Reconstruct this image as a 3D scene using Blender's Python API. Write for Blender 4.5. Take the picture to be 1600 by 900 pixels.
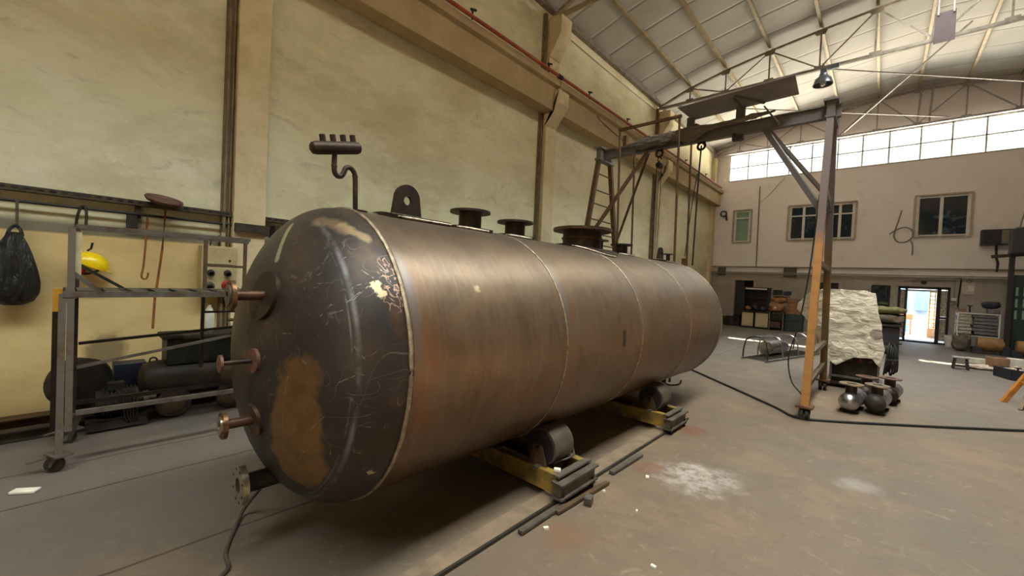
import bpy, bmesh, math, random
from mathutils import Vector, Matrix, noise
random.seed(7)
for o in list(bpy.data.objects): bpy.data.objects.remove(o)
S = bpy.context.scene
COL = S.collection
PI = math.pi

# ------------------------------------------------------------------ camera
def camera():
    yaw, pitch, roll = .735439, -.0202789, .0465847
    f = Vector((-math.sin(yaw)*math.cos(pitch), math.cos(yaw)*math.cos(pitch), math.sin(pitch)))
    r0 = Vector((math.cos(yaw), math.sin(yaw), 0)); u0 = r0.cross(f)
    r = math.cos(roll)*r0+math.sin(roll)*u0; u = -math.sin(roll)*r0+math.cos(roll)*u0
    cd = bpy.data.cameras.new('camera'); c = bpy.data.objects.new('camera', cd); COL.objects.link(c)
    cd.sensor_fit = 'HORIZONTAL'; cd.sensor_width = 36; cd.lens = 36*635.25/1600
    cd.clip_start = .05; cd.clip_end = 300
    m = Matrix((r, u, -f)).transposed().to_4x4(); m.translation = Vector((0, 0, 1.6))
    c.matrix_world = m
    S.camera = c
camera()
# ------------------------------------------------------------------ light, sky, exposure
EXPOSURE = 0.44
SKY = 42.0
SUN = 60.0
def world():
    w = bpy.data.worlds.new('sky'); S.world = w; w.use_nodes = True
    nt = w.node_tree; nt.nodes.clear()
    out = nt.nodes.new('ShaderNodeOutputWorld'); bg = nt.nodes.new('ShaderNodeBackground')
    tc = nt.nodes.new('ShaderNodeTexCoord'); sx = nt.nodes.new('ShaderNodeSeparateXYZ')
    cr = nt.nodes.new('ShaderNodeValToRGB'); mr = nt.nodes.new('ShaderNodeMapRange')
    mr.inputs['From Min'].default_value = -1; mr.inputs['From Max'].default_value = 1
    nt.links.new(tc.outputs['Generated'], sx.inputs[0]); nt.links.new(sx.outputs['Z'], mr.inputs['Value'])
    nt.links.new(mr.outputs[0], cr.inputs[0])
    e = cr.color_ramp.elements
    e[0].position = 0; e[0].color = (1, .82, .62, 1)
    e[1].position = 1; e[1].color = (1, .95, .87, 1)
    a = e.new(.49); a.color = (1, .86, .68, 1)
    a = e.new(.53); a.color = (1, .96, .88, 1)
    a = e.new(.66); a.color = (.80, .93, 1, 1)
    nt.links.new(cr.outputs[0], bg.inputs[0])
    # sky brightness by height: sunlit ground and roofs below, pale horizon, bright hazy zenith
    sr = nt.nodes.new('ShaderNodeFloatCurve'); cv = sr.mapping.curves[0]
    for i, (px, py) in enumerate(((0, .9), (.485, 1.0), (.512, .032), (.66, .034), (.86, .42), (1, .48))):
        if i == 0: cv.points[0].location = (px, py)
        elif i == 5: cv.points[-1].location = (px, py)
        else: cv.points.new(px, py)
    for p in cv.points: p.handle_type = 'VECTOR'
    sr.mapping.update()
    ml = nt.nodes.new('ShaderNodeMath'); ml.operation = 'MULTIPLY'; ml.inputs[1].default_value = SKY
    nt.links.new(mr.outputs[0], sr.inputs['Value']); nt.links.new(sr.outputs[0], ml.inputs[0]); nt.links.new(ml.outputs[0], bg.inputs[1])
    nt.links.new(bg.outputs[0], out.inputs[0])
world()
sd = bpy.data.lights.new('sun', 'SUN'); so = bpy.data.objects.new('sun', sd); COL.objects.link(so)
sd.energy = SUN; sd.angle = math.radians(.6); sd.color = (1, .83, .6)
so.rotation_euler = Vector((0.30, -1, -1.158)).to_track_quat('-Z', 'Y').to_euler(); so.location = (0, 30, 30)
def portal(name, loc, rot, sx, sy):
    l = bpy.data.lights.new(name, 'AREA'); l.shape = 'RECTANGLE'; l.size = sx; l.size_y = sy
    l.cycles.is_portal = True
    o = bpy.data.objects.new(name, l); COL.objects.link(o); o.location = loc; o.rotation_euler = rot
portal('portal', (-1.15, 21.06, 7.28), (-PI/2, 0, 0), 8.9, 1.3)
portal('portal', (.7, 3.25, 9.5), (0, 0, 0), 1.9, 21.5)
portal('portal', (1.12, 21.15, 1.0), (-PI/2, 0, 0), .9, 2.0)
S.view_settings.view_transform = 'Standard'; S.view_settings.look = 'None'
S.view_settings.gamma = 1; S.view_settings.use_curve_mapping = False
S.view_settings.exposure = EXPOSURE

# ------------------------------------------------------------------ materials
def lin(c):
    return tuple(((v/255)/12.92 if v/255 <= .04045 else ((v/255+.055)/1.055)**2.4) for v in c)+(1,)
class M:
    """small node-material builder"""
    def __init__(s, name, col=(128, 128, 128), rough=.7, metal=0, spec=.5):
        s.m = bpy.data.materials.new(name); s.m.use_nodes = True
        s.nt = s.m.node_tree; s.n = s.nt.nodes; s.p = s.n['Principled BSDF']
        s.p.inputs['Base Color'].default_value = lin(col)
        s.p.inputs['Roughness'].default_value = rough; s.p.inputs['Metallic'].default_value = metal
        s.p.inputs['Specular IOR Level'].default_value = spec
        s.col = None; s.colc = lin(col); s._tc = None
    def link(s, a, b): s.nt.links.new(a, b)
    def node(s, t, **kw):
        n = s.n.new(t)
        for k, v in kw.items(): setattr(n, k, v)
        return n
    def tc(s):
        if s._tc is None: s._tc = s.node('ShaderNodeTexCoord').outputs['Object']
        return s._tc
    def mapped(s, scale=(1, 1, 1), loc=(0, 0, 0), src=None):
        n = s.node('ShaderNodeMapping'); n.inputs['Scale'].default_value = scale; n.inputs['Location'].default_value = loc
        s.link(src or s.tc(), n.inputs[0]); return n.outputs[0]
    def noise(s, scale=5, detail=6, rough=.6, vec=None, dist=0):
        n = s.node('ShaderNodeTexNoise'); n.inputs['Scale'].default_value = scale
        n.inputs['Detail'].default_value = detail; n.inputs['Roughness'].default_value = rough
        n.inputs['Distortion'].default_value = dist
        s.link(vec or s.tc(), n.inputs['Vector']); return n.outputs['Fac']
    def ramp(s, fac, a, b):
        n = s.node('ShaderNodeMapRange'); n.inputs['From Min'].default_value = a; n.inputs['From Max'].default_value = b
        s.link(fac, n.inputs['Value']); return n.outputs[0]
    def math(s, op, a, b=None, c=None):
        n = s.node('ShaderNodeMath', operation=op)
        for i, v in enumerate((a, b, c)):
            if v is None: continue
            if isinstance(v, (int, float)): n.inputs[i].default_value = v
            else: s.link(v, n.inputs[i])
        return n.outputs[0]
    def over(s, col, fac, strength=1):
        """lay a colour (sRGB tuple or socket) over the base by a 0..1 mask"""
        n = s.node('ShaderNodeMix', data_type='RGBA')
        if s.col is None: n.inputs['A'].default_value = s.colc
        else: s.link(s.col, n.inputs['A'])
        if isinstance(col, tuple): n.inputs['B'].default_value = lin(col)
        else: s.link(col, n.inputs['B'])
        if strength != 1: fac = s.math('MULTIPLY', fac, strength)
        s.link(fac, n.inputs['Factor']); s.col = n.outputs['Result']
        s.link(s.col, s.p.inputs['Base Color']); return s
    def bump(s, h, strength=.3, dist=.01):
        n = s.node('ShaderNodeBump'); n.inputs['Strength'].default_value = strength; n.inputs['Distance'].default_value = dist
        s.link(h, n.inputs['Height']); s.link(n.outputs[0], s.p.inputs['Normal']); return s
    def roughmap(s, fac, a, b):
        n = s.node('ShaderNodeMapRange'); n.inputs['To Min'].default_value = a; n.inputs['To Max'].default_value = b
        s.link(fac, n.inputs['Value']); s.link(n.outputs[0], s.p.inputs['Roughness']); return s
    def sep(s):
        n = s.node('ShaderNodeSeparateXYZ'); s.link(s.tc(), n.inputs[0]); return n.outputs
    def blob(s, c, r, soft=.5, wob=.5, wscale=2.5, scale=(1, 1, 1)):
        """mask 1 inside a wobbly blob of radius r about c (object space)"""
        mp = s.mapped(scale, tuple(-c[i]*scale[i] for i in range(3)))
        ln = s.node('ShaderNodeVectorMath', operation='LENGTH'); s.link(mp, ln.inputs[0])
        nz = s.noise(wscale, 5, .65)
        d = s.math('MULTIPLY_ADD', nz, wob*r*2, ln.outputs['Value'])
        n = s.node('ShaderNodeMapRange', interpolation_type='SMOOTHSTEP')
        n.inputs['From Min'].default_value = r*(1+wob); n.inputs['From Max'].default_value = r*(1+wob)-r*soft*1.0
        n.inputs['To Min'].default_value = 0; n.inputs['To Max'].default_value = 1
        s.link(d, n.inputs['Value']); return n.outputs[0]
    def capsule(s, a, b, r, soft=.3, wob=.4, wscale=12, taper=0):
        """mask 1 near the segment a-b (object space)"""
        vm = lambda op, p, q=None: s._vm(op, p, q)
        ba = tuple(b[i]-a[i] for i in range(3)); L = sum(v*v for v in ba)
        pa = s.mapped((1, 1, 1), tuple(-v for v in a))
        dt = vm('DOT_PRODUCT', pa, ba); h = s.ramp(dt, 0, L)
        sc = s.node('ShaderNodeVectorMath', operation='SCALE'); sc.inputs[0].default_value = ba; s.link(h, sc.inputs['Scale'])
        d = vm('LENGTH', vm('SUBTRACT', pa, sc.outputs[0]))
        d = s.math('MULTIPLY_ADD', s.math('SUBTRACT', s.noise(wscale, 4, .6), .5), wob*r*2, d)
        return s.ramp(d, r, r*(1-soft))
    def _vm(s, op, p, q=None):
        n = s.node('ShaderNodeVectorMath', operation=op); s.link(p, n.inputs[0])
        if q is not None:
            if isinstance(q, tuple): n.inputs[1].default_value = q
            else: s.link(q, n.inputs[1])
        return n.outputs['Value'] if op in ('DOT_PRODUCT', 'LENGTH') else n.outputs[0]
    def line(s, coord, at, w, soft=.3):
        """1 where |coord-at| < w"""
        d = s.math('ABSOLUTE', s.math('SUBTRACT', coord, at))
        return s.ramp(d, w, w*(1-soft))
def simple(name, col, rough=.6, metal=0, col2=None, sc=8, bump=.15, spec=.5, lo=.4, hi=.7, st=1, bs=None):
    m = M(name, col, rough, metal, spec)
    nz = m.noise(sc, 6, .65)
    if col2: m.over(col2, m.ramp(nz, lo, hi), st)
    if bump: m.bump(m.noise(bs or sc*4, 5, .6), bump, .01)
    return m.m

MAT = {}
def mats():
    # plastered left wall: pale green-cream above, ochre paint below 1.87 m
    m = M('left_wall_plaster', (232, 226, 192), .9, 0, .2)
    o = m.sep()
    v = m.mapped((1, .7, 1.3))
    m.over((206, 198, 162), m.ramp(m.noise(.9, 9, .7, v, .4), .42, .64), .85)
    m.over((242, 236, 214), m.ramp(m.noise(2.2, 9, .75, v), .5, .66), .7)
    m.over((160, 156, 126), m.ramp(m.noise(3.0, 10, .78, m.mapped((1, .55, 1.8)), .8), .56, .72), .6)
    m.over((206, 192, 146), m.ramp(m.noise(.45, 4, .6, v), .48, .66), .35)
    m.over((196, 172, 116), m.blob((0, 2.2, 1.7), 1.3, .9, .3, 1.2, (0, 1, 1)), .35)
    low = m.ramp(o['Z'], 1.875, 1.865)
    m.over((220, 194, 138), low)
    m.over((186, 160, 112), m.math('MULTIPLY', low, m.ramp(m.noise(1.8, 8, .7, v), .45, .75)), .7)
    m.over((204, 182, 132), m.math('MULTIPLY', low, m.ramp(m.noise(3.1, 8, .7, v), .55, .75)), .5)
    m.over((128, 92, 48), m.math('MULTIPLY', low, m.ramp(m.noise(9, 8, .8, v, 1.0), .64, .74)), .6)
    m.over((116, 100, 74), m.blob((-6.2, .32, .62), .2, .5, .5, 7, (0, 1, .75)), .75)
    m.over((150, 120, 74), m.ramp(o['Z'], .55, .05), .5)
    m.over((98, 92, 80), m.math('MULTIPLY', m.ramp(o['Z'], 1.85, 1.87), m.ramp(o['Z'], 2.02, 1.95)), .8)  # the tray's shadow on the wall, painted as a grey band
    m.bump(m.noise(7, 10, .7), .35, .03)
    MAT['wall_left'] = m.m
    m = M('back_wall_render', (240, 232, 232), .9, 0, .2)
    o = m.sep()
    m.over((246, 240, 242), m.ramp(m.noise(.8, 6, .6), .4, .7))
    m.over((190, 174, 158), m.ramp(m.noise(2.0, 8, .7), .56, .78), .5)
    
    m.over((168, 158, 148), m.ramp(o['Z'], 2.41, 2.39), .92)
    m.over((130, 116, 100), m.math('MULTIPLY', m.ramp(o['Z'], 2.4, 2.3), m.ramp(m.noise(1.6, 8, .7), .45, .75)), .5)
    m.bump(m.noise(9, 8, .7), .15, .02)
    MAT['wall_back'] = m.m
    MAT['wall_plain'] = simple('aged_plaster', (176, 162, 130), .9, 0, (150, 138, 110), 1.2, .2)
    MAT['wall_dim'] = simple('low_bounce_plaster', (112, 98, 78), .9, 0, (90, 78, 62), 1.2, .2)  # dark tone set to cut bounce light from the unseen walls
    MAT['concrete'] = simple('painted_concrete', (186, 164, 124), .85, 0, (168, 146, 108), 1.6, .2, .3, .35, .7, 1, 12)
    m = M('column_concrete', (222, 206, 168), .88, 0, .2)
    m.over((202, 184, 142), m.ramp(m.noise(3, 8, .7), .45, .7))
    m.over((120, 98, 62), m.ramp(m.noise(1, 8, .8, m.mapped((8, 8, 22)), .4), .66, .74), .7)
    m.bump(m.noise(10, 8, .7), .35, .02); MAT['column'] = m.m
    # floor
    m = M('concrete_floor', (114, 97, 80), .62, 0, .35)
    o = m.sep()
    m.over((100, 90, 78), m.ramp(m.noise(.35, 6, .6), .42, .62), .9)
    m.over((142, 118, 90), m.ramp(m.noise(.9, 8, .66), .5, .72), .7)
    m.over((92, 80, 68), m.ramp(m.noise(2.4, 10, .78, None, .6), .52, .68), .6)
    m.over((164, 150, 132), m.ramp(m.noise(6, 10, .8, None, .6), .56, .70), .5)
    m.over((82, 74, 66), m.ramp(m.noise(22, 6, .8), .58, .70), .4)
    m.over((100, 98, 96), m.ramp(o['X'], -2.2, -3.4), .55)
    m.over((124, 118, 116), m.math('MULTIPLY', m.ramp(o['Y'], 7.5, 11), m.ramp(o['X'], -5, -1)), .5)
    m.over((190, 182, 174), m.math('MULTIPLY', m.blob((-1.08, 3.62, 0), .42, .7, .7, 3.2), m.ramp(m.noise(9, 8, .75), .38, .62)), .8)
    m.over((176, 170, 162), m.blob((-.05, 4.55, 0), .22, .9, .7, 4), .35)
    m.over((112, 60, 34), m.blob((-1.5, 4.75, 0), .22, .9, .9, 5), .7)
    m.over((120, 76, 48), m.blob((-1.42, 3.5, 0), .25, 1, .9, 4), .5)
    m.over((122, 82, 54), m.blob((-1.40, 2.2, 0), .24, 1, .9, 4), .45)
    m.over((110, 72, 52), m.math('MULTIPLY', m.ramp(m.noise(3.1, 8, .75, None, 1.2), .60, .70), m.ramp(o['X'], -2.3, -1.6)), .4)
    # joints and cracks
    wob = m.math('MULTIPLY', m.math('SUBTRACT', m.noise(1.3, 3, .5), .5), .06)
    wx = m.math('ADD', o['X'], wob)
    for xx, w in ((-2.86, .012), (-4.02, .014), (-4.62, .012)):
        m.over((50, 44, 38), m.line(wx, xx, w), .75)
    crack = m.math('ABSOLUTE', m.math('SUBTRACT', m.noise(.75, 4, .55, None, .8), .5))
    m.over((84, 72, 58), m.math('MULTIPLY', m.ramp(crack, .002, .0006), m.ramp(m.noise(.5, 2), .52, .62)), .5)
    m.roughmap(m.noise(3, 6, .6), .42, .8)
    m.bump(m.noise(14, 8, .7), .22, .01)
    MAT['floor'] = m.m
    # roof sheets
    m = M('roof_panel', (196, 194, 188), .75, 0, .3)
    o = m.sep()
    fy = m.math('FRACT', m.math('DIVIDE', o['Y'], 1.0))
    m.over((96, 92, 86), m.line(fy, .5, .014), .9)
    m.over((176, 172, 162), m.ramp(m.noise(.8, 6, .6), .45, .7), .7)
    m.bump(m.ramp(m.math('ABSOLUTE', m.math('SUBTRACT', fy, .5)), 0, .06), .5, .02)
    MAT['roof'] = m.m
    # vessel shell
    def steel(name, base, streak, rust, light, head=False):
        m = M(name, base, .42, .6, .5)
        o = m.sep()
        ang = m.math('ARCTAN2', o['Z'], o['X'])
        cb = m.node('ShaderNodeCombineXYZ'); m.link(ang, cb.inputs[0]); m.link(o['Y'], cb.inputs[1])
        cv = cb.outputs[0]
        s1 = m.noise(1, 7, .7, m.mapped((1.6, 26, 1), src=cv), .2)
        s2 = m.noise(1, 7, .7, m.mapped((3.2, 5, 1), (3, 1, 0), src=cv), .5)
        s3 = m.noise(1, 8, .75, m.mapped((5, 70, 1), (7, 2, 0), src=cv))
        return m, o, ang, cv, s1, s2, s3
    m, o, ang, cv, s1, s2, s3 = steel('mill_scale_steel', (126, 108, 90), 0, 0, 0)
    m.over((104, 86, 70), m.ramp(s2, .42, .62), .75)
    m.over((156, 134, 106), m.ramp(s1, .50, .68), .35)
    m.over((146, 122, 94), m.ramp(m.noise(1.1, 8, .7, m.mapped((1, .8, 1), (2, 5, 0), src=cv), .6), .48, .66), .6)
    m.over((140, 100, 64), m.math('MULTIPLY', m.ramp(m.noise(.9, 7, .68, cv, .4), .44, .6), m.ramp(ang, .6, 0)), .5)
    m.over((172, 154, 130), m.ramp(s3, .56, .72), .38)
    m.over((96, 84, 74), m.ramp(m.noise(1.6, 8, .7, m.mapped((1, 2.5, 1), src=cv), .5), .56, .74), .5)
    m.over((104, 82, 62), m.ramp(m.noise(1, 6, .7, m.mapped((1.2, 40, 1), (4, 0, 0), src=cv)), .58, .66), .4)
    for y in (1.12, 2.43, 3.68, 5.0):
        up = m.math('MULTIPLY', m.line(o['Y'], y+.09, .13, .9), m.ramp(s2, .35, .6))
        m.over((160, 102, 58), m.math('MULTIPLY', up, m.ramp(ang, .75, .1)), .5)
        m.over((126, 130, 136), m.math('MULTIPLY', m.line(o['Y'], y+.045, .04, .8), m.ramp(m.math('ABSOLUTE', m.math('SUBTRACT', ang, .45)), .45, .1)), .5)
    m.over((44, 38, 36), m.math('MULTIPLY', m.line(o['Y'], 3.31, .035, .4), m.line(ang, .02, .1, .3)), .75)
    m.over((224, 204, 166), m.blob((.754, 1.628, .427), .035, .6, 1.0, 26), .6)
    m.over((66, 46, 36), m.ramp(ang, -.05, -1.0), .65)  # painted shade: shell darkens towards its underside
    m.over((96, 84, 76), m.math('MULTIPLY', m.ramp(ang, .85, 1.15), m.ramp(s2, .25, .5)), .75)  # crown darkened in the colour, standing in for its dimmer reflection
    m.roughmap(s3, .28, .5)
    m.bump(m.math('ADD', s3, m.math('MULTIPLY', s2, .6)), .16, .008)
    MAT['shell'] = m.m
    m, o, ang, cv, s1, s2, s3 = steel('dished_head_steel', (62, 58, 57), 0, 0, 0)
    m.over((78, 62, 48), m.ramp(m.noise(2.6, 8, .75), .47, .64), .75)
    m.over((106, 90, 72), m.math('MULTIPLY', m.ramp(m.noise(4, 8, .72), .46, .68), m.ramp(ang, .3, 1.0)), .7)
    # rusty wiped patch in the middle of the face
    gp = m.math('MAXIMUM', m.capsule((.50, .76, .02), (.48, .74, -.2), .13, .5, 1.4, 4), m.capsule((.50, .77, -.2), (.41, .8, -.46), .17, .15, .5, 5))
    m.over((138, 106, 64), gp, .8)
    m.over((100, 76, 46), m.math('MULTIPLY', gp, m.ramp(m.noise(6, 8, .75), .45, .65)), .75)
    # bare primer strokes and splashes
    m.over((176, 172, 140), m.capsule((.052, .85, .731), (.17, .747, .534), .022, .3, .4, 14), .9)
    m.over((150, 128, 98), m.capsule((.25, .91, .76), (.45, .98, .71), .05, .5, .9, 9), .6)
    m.over((178, 156, 122), m.capsule((.40, .97, .725), (.56, 1.04, .655), .033, .6, 1.1, 18), .7)
    m.over((222, 206, 164), m.capsule((.735, 1.0, .42), (.75, 1.02, .385), .028, .3, 1.6, 34), .95)
    m.over((196, 160, 138), m.math('MULTIPLY', m.capsule((.71, 1.07, .56), (.79, 1.08, .36), .07, .4, .6, 20), m.ramp(m.math('ABSOLUTE', m.math('SUBTRACT', m.noise(16, 3, .5, None, 1.0), .5)), .03, .01)), .85)
    m.over((206, 196, 164), m.capsule((.70, 1.02, -.49), (.715, 1.03, -.51), .022, .3, 1.5, 34), .85)
    m.over((120, 84, 64), m.capsule((.80, 1.06, .3), (.82, 1.06, -.1), .05, .9, 1, 6), .5)
    m.over((128, 116, 104), m.capsule((.09, .86, .70), (.74, .9, .1), .2, .95, .8, 4), .15)
    rs = random.Random(5)
    for i in range(30):
        x_ = rs.uniform(.40, .78); z_ = rs.uniform(-.5, .5); l_ = rs.uniform(.06, .22); a_ = rs.uniform(-.5, 1.3)
        def hp(x, z): return (x, 1.09-.45*math.sqrt(max(.02, 1-(x*x+z*z)/.75)), z)
        m.over((158, 150, 138), m.math('MULTIPLY', m.capsule(hp(x_, z_), hp(min(.8, x_+l_*math.cos(a_)*.6), z_+l_*math.sin(a_)), .0032, .6, .8, 40), m.ramp(m.noise(30, 2, .5), .40, .55)), .65)
    # fine chalk-like scratches, mostly straight
    for k, (sc, st, lo) in enumerate(((1.6, (3.2, 1, .8), 0), (2.2, (.9, 1, 3.0), 5), (2.6, (2.4, 1, 2.2), 11), (3.4, (1.2, 1, 2.0), 17))):
        v = m.mapped(st, (lo, lo, lo))
        a = m.math('ABSOLUTE', m.math('SUBTRACT', m.noise(sc, 1.2, .4, v, .15), .5))
        gate = m.ramp(m.noise(3.1, 4, .6, m.mapped((1, 1, 1), (lo+9, 0, 0))), .49, .58)
        m.over((150, 142, 130), m.math('MULTIPLY', m.ramp(a, .003, .0006), gate), .38)
    for k, lo in enumerate((2, 31)):
        a = m.math('ABSOLUTE', m.math('SUBTRACT', m.noise(7, 2, .5, m.mapped((1, 1, .6), (lo, 2, 2)), .5), .5))
        m.over((146, 138, 126), m.math('MULTIPLY', m.ramp(a, .012, .003), m.ramp(m.noise(7, 5, .6, m.mapped((1, 1, 1), (lo, 0, 0))), .58, .66)), .45)
    m.over((128, 122, 116), m.ramp(m.noise(30, 3, .6), .68, .76), .5)
    ring = m.node('ShaderNodeCombineXYZ'); m.link(o['X'], ring.inputs[0]); m.link(o['Z'], ring.inputs[2])
    rl = m.node('ShaderNodeVectorMath', operation='LENGTH'); m.link(ring.outputs[0], rl.inputs[0])
    m.over((150, 150, 152), m.math('MULTIPLY', m.line(rl.outputs['Value'], .785, .012, .9), m.ramp(m.noise(3, 6, .7), .42, .6)), .6)
    m.over((150, 150, 152), m.math('MULTIPLY', m.line(rl.outputs['Value'], .765, .005, .9), m.ramp(m.noise(4, 6, .7), .45, .6)), .5)
    m.roughmap(m.noise(5, 6, .7), .36, .58)
    m.bump(m.noise(9, 8, .7), .12, .01)
    MAT['head'] = m.m
    MAT['weld'] = simple('ground_weld_bead', (178, 164, 140), .38, .7, (120, 104, 86), 30, .5)
    MAT['rustpipe'] = simple('rusty_dark_pipe', (70, 52, 42), .5, .5, (104, 70, 48), 9, .2)
    MAT['darksteel'] = simple('blackened_steel', (48, 43, 40), .5, .6, (78, 58, 44), 10, .2)
    MAT['copperrust'] = simple('bronze_rusted_flange', (122, 90, 62), .4, .7, (76, 54, 40), 9, .2)
    MAT['bright'] = simple('machined_bright_steel', (196, 184, 160), .28, .9, (140, 128, 108), 20, .05)
    MAT['pinkrust'] = simple('dusty_reddish_steel', (116, 84, 72), .6, .4, (84, 60, 50), 25, .3)
    MAT['padwhite'] = simple('pale_pad_edge', (206, 196, 172), .5, .4, (120, 108, 92), 20, .2)
    MAT['yellow'] = simple('worn_yellow_paint', (146, 118, 46), .6, 0, (84, 72, 46), 5, .25, .5, .42, .62)
    MAT['greysteel'] = simple('dusty_grey_steel', (106, 98, 88), .55, .4, (78, 66, 54), 9, .25)
    MAT['drain'] = simple('brown_pipe_channel_paint', (140, 122, 90), .6, .1, (104, 90, 64), 6, .1)
    MAT['dusty'] = simple('floor_dust_covered_steel', (138, 118, 96), .7, .1, (100, 86, 70), 4, .2)
    MAT['sheetgrey'] = simple('weathered_flat_sheet', (132, 126, 122), .6, .1, (112, 104, 98), 3, .05)
    MAT['beamgrey'] = simple('grey_painted_beam', (108, 104, 104), .55, .2, (108, 96, 86), 4, .1)
    m = M('orange_rusty_leg_paint', (172, 120, 58), .55, .1)
    o = m.sep()
    m.over((150, 96, 44), m.ramp(m.noise(7, 8, .7), .45, .65), .7)
    m.over((98, 88, 90), m.ramp(o['Z'], 2.25, 2.5), .9)
    MAT['legorange'] = m.m
    m = M('brown_grey_leg_paint', (112, 88, 54), .55, .2)
    o = m.sep()
    m.over((84, 66, 50), m.ramp(m.noise(7, 8, .7), .45, .65), .7)
    m.over((92, 86, 90), m.ramp(o['Z'], 2.25, 2.5), .8)
    MAT['legbrown'] = m.m
    MAT['brownbar'] = simple('brown_painted_bar', (106, 76, 42), .5, .3, (70, 50, 34), 10, .1)
    MAT['redpipe'] = simple('red_brown_pipe_paint', (178, 78, 48), .5, .1, (136, 60, 42), 6, .1)
    MAT['scaffold'] = simple('splashed_scaffold_steel', (110, 104, 98), .5, .4, (84, 64, 48), 9, .2)
    m = M('scaffold_post_paint', (112, 104, 94), .55, .3); m.over((186, 180, 168), m.ramp(m.noise(40, 3, .6), .66, .72), .6)
    m.over((96, 72, 52), m.ramp(m.noise(8, 7, .7), .5, .66), .7); MAT['scafpost'] = m.m
    MAT['creamtube'] = simple('cream_painted_tube', (206, 196, 160), .5, 0, (176, 164, 128), 12, .1)
    MAT['ladderyellow'] = simple('orange_yellow_plastic', (222, 160, 44), .5, 0, (190, 128, 36), 8, .1)
    m = M('black_plastic_bag', (26, 25, 24), .3, 0, .6); m.bump(m.noise(6, 7, .6, m.mapped((3, 3, .8)), 1.0), .9, .05); MAT['bag'] = m.m
    MAT['helmet'] = simple('yellow_helmet_plastic', (246, 214, 10), .3, 0, (226, 190, 12), 4, 0)
    MAT['black'] = simple('black_rubber', (24, 23, 24), .6, 0, (40, 38, 36), 8, .2)
    MAT['charcoal'] = simple('charcoal_iron', (52, 48, 42), .6, .4, (78, 68, 56), 6, .3)
    MAT['grimy'] = simple('grimy_machine_iron', (62, 56, 46), .7, .3, (40, 35, 30), 9, .4)
    MAT['tank'] = simple('dull_black_tank_paint', (52, 49, 44), .5, .3, (82, 70, 56), 3, .15)
    MAT['tankbrown'] = simple('brown_tank_band', (104, 84, 58), .5, .3, (74, 60, 44), 7, .15)
    MAT['darkgreen'] = simple('oily_dark_green_casing', (36, 42, 34), .5, .2, (60, 58, 44), 6, .25)
    MAT['bluecan'] = simple('navy_blue_paint', (26, 32, 46), .45, 0, (40, 42, 48), 6, .1)
    MAT['panelgrey'] = simple('cream_electric_box', (190, 174, 130), .5, 0, (166, 150, 110), 5, .05)
    MAT['red'] = simple('red_plastic', (176, 40, 34), .4, 0, (140, 34, 30), 10, 0)
    MAT['whiteplastic'] = simple('white_plastic', (226, 222, 206), .4, 0, (200, 196, 180), 8, .05)
    MAT['rodorange'] = simple('rusty_orange_rod', (172, 104, 52), .5, .3, (110, 74, 48), 14, .1)
    MAT['tray'] = simple('brown_cable_tray_steel', (92, 78, 60), .6, .3, (64, 54, 44), 12, .2)
    m = M('white_crinkled_tarp', (236, 226, 206), .55, 0, .4)
    m.over((196, 182, 158), m.ramp(m.noise(3, 7, .65), .45, .7), .7)
    m.over((120, 106, 92), m.blob((.39, -.4, .98), .11, .3, .3, 9, (1, 0, 1)), .8)
    nz = m.noise(6, 8, .62, m.mapped((1, 1, 1.9)), 1.1)
    m.bump(nz, 1.0, .06); MAT['tarp'] = m.m
    m = M('dull_beam_tarp', (112, 102, 92), .6, 0, .3)
    m.over((160, 148, 132), m.ramp(m.noise(8, 8, .7, m.mapped((.7, 1, 2.5)), 1.5), .5, .68), .7)
    m.bump(m.noise(10, 7, .6, m.mapped((.5, 1, 2)), 1.2), 1, .05); MAT['beamtarp'] = m.m
    m = M('olive_canvas', (136, 130, 88), .8, 0, .2); m.over((104, 96, 74), m.ramp(m.noise(6, 7, .7), .45, .65), .8)
    m.bump(m.noise(9, 6, .6), .8, .05); MAT['olive'] = m.m
    MAT['brownsack'] = simple('orange_brown_sacking', (176, 124, 80), .85, 0, (120, 80, 52), 6, .8)
    MAT['greysack'] = simple('grey_brown_sacking', (116, 102, 88), .85, 0, (86, 74, 64), 7, .8)
    MAT['crate'] = simple('brown_cardboard', (160, 122, 92), .8, 0, (128, 98, 76), 5, .1)
    MAT['crategreen'] = simple('dark_green_crate', (60, 74, 68), .6, 0, (46, 56, 54), 6, .2)
    MAT['creamdoor'] = simple('cream_cabinet_door', (206, 190, 152), .5, 0, (178, 160, 124), 3, .05)
    MAT['stainless'] = simple('polished_stainless', (190, 190, 194), .3, 1, (120, 120, 126), 6, .1)
    MAT['galv'] = simple('galvanised_bar', (150, 148, 148), .4, .7, (90, 86, 84), 12, .1)
    MAT['pvc'] = simple('white_window_frame', (226, 224, 222), .4, 0, (206, 204, 202), 4, 0)
    MAT['stone'] = simple('pale_stone_surround', (186, 172, 158), .7, 0, (164, 150, 138), 6, .1)
    MAT['frosted'] = simple('frosted_green_pane', (142, 170, 152), .35, 0, (122, 152, 138), 4, 0)
    m = M('dark_window_glass', (34, 50, 66), .06, 0, .8); m.over((120, 146, 150), m.ramp(m.noise(2.2, 5, .6, None, 1.0), .58, .66), .45); MAT['darkglass'] = m.m
    MAT['darkdoor'] = simple('dark_blue_grey_door', (56, 58, 66), .5, 0, (44, 46, 52), 4, .05)
    MAT['doorframe'] = simple('black_brown_door_frame', (34, 31, 32), .45, 0, (46, 42, 42), 6, .05)
    m = M('ornate_grille_pane', (196, 186, 170), .5); a = m.math('ABSOLUTE', m.math('SUBTRACT', m.noise(14, 2, .5, None, 1.5), .5))
    m.over((70, 62, 56), m.ramp(a, .06, .03), .8); MAT['ornate'] = m.m
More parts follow.
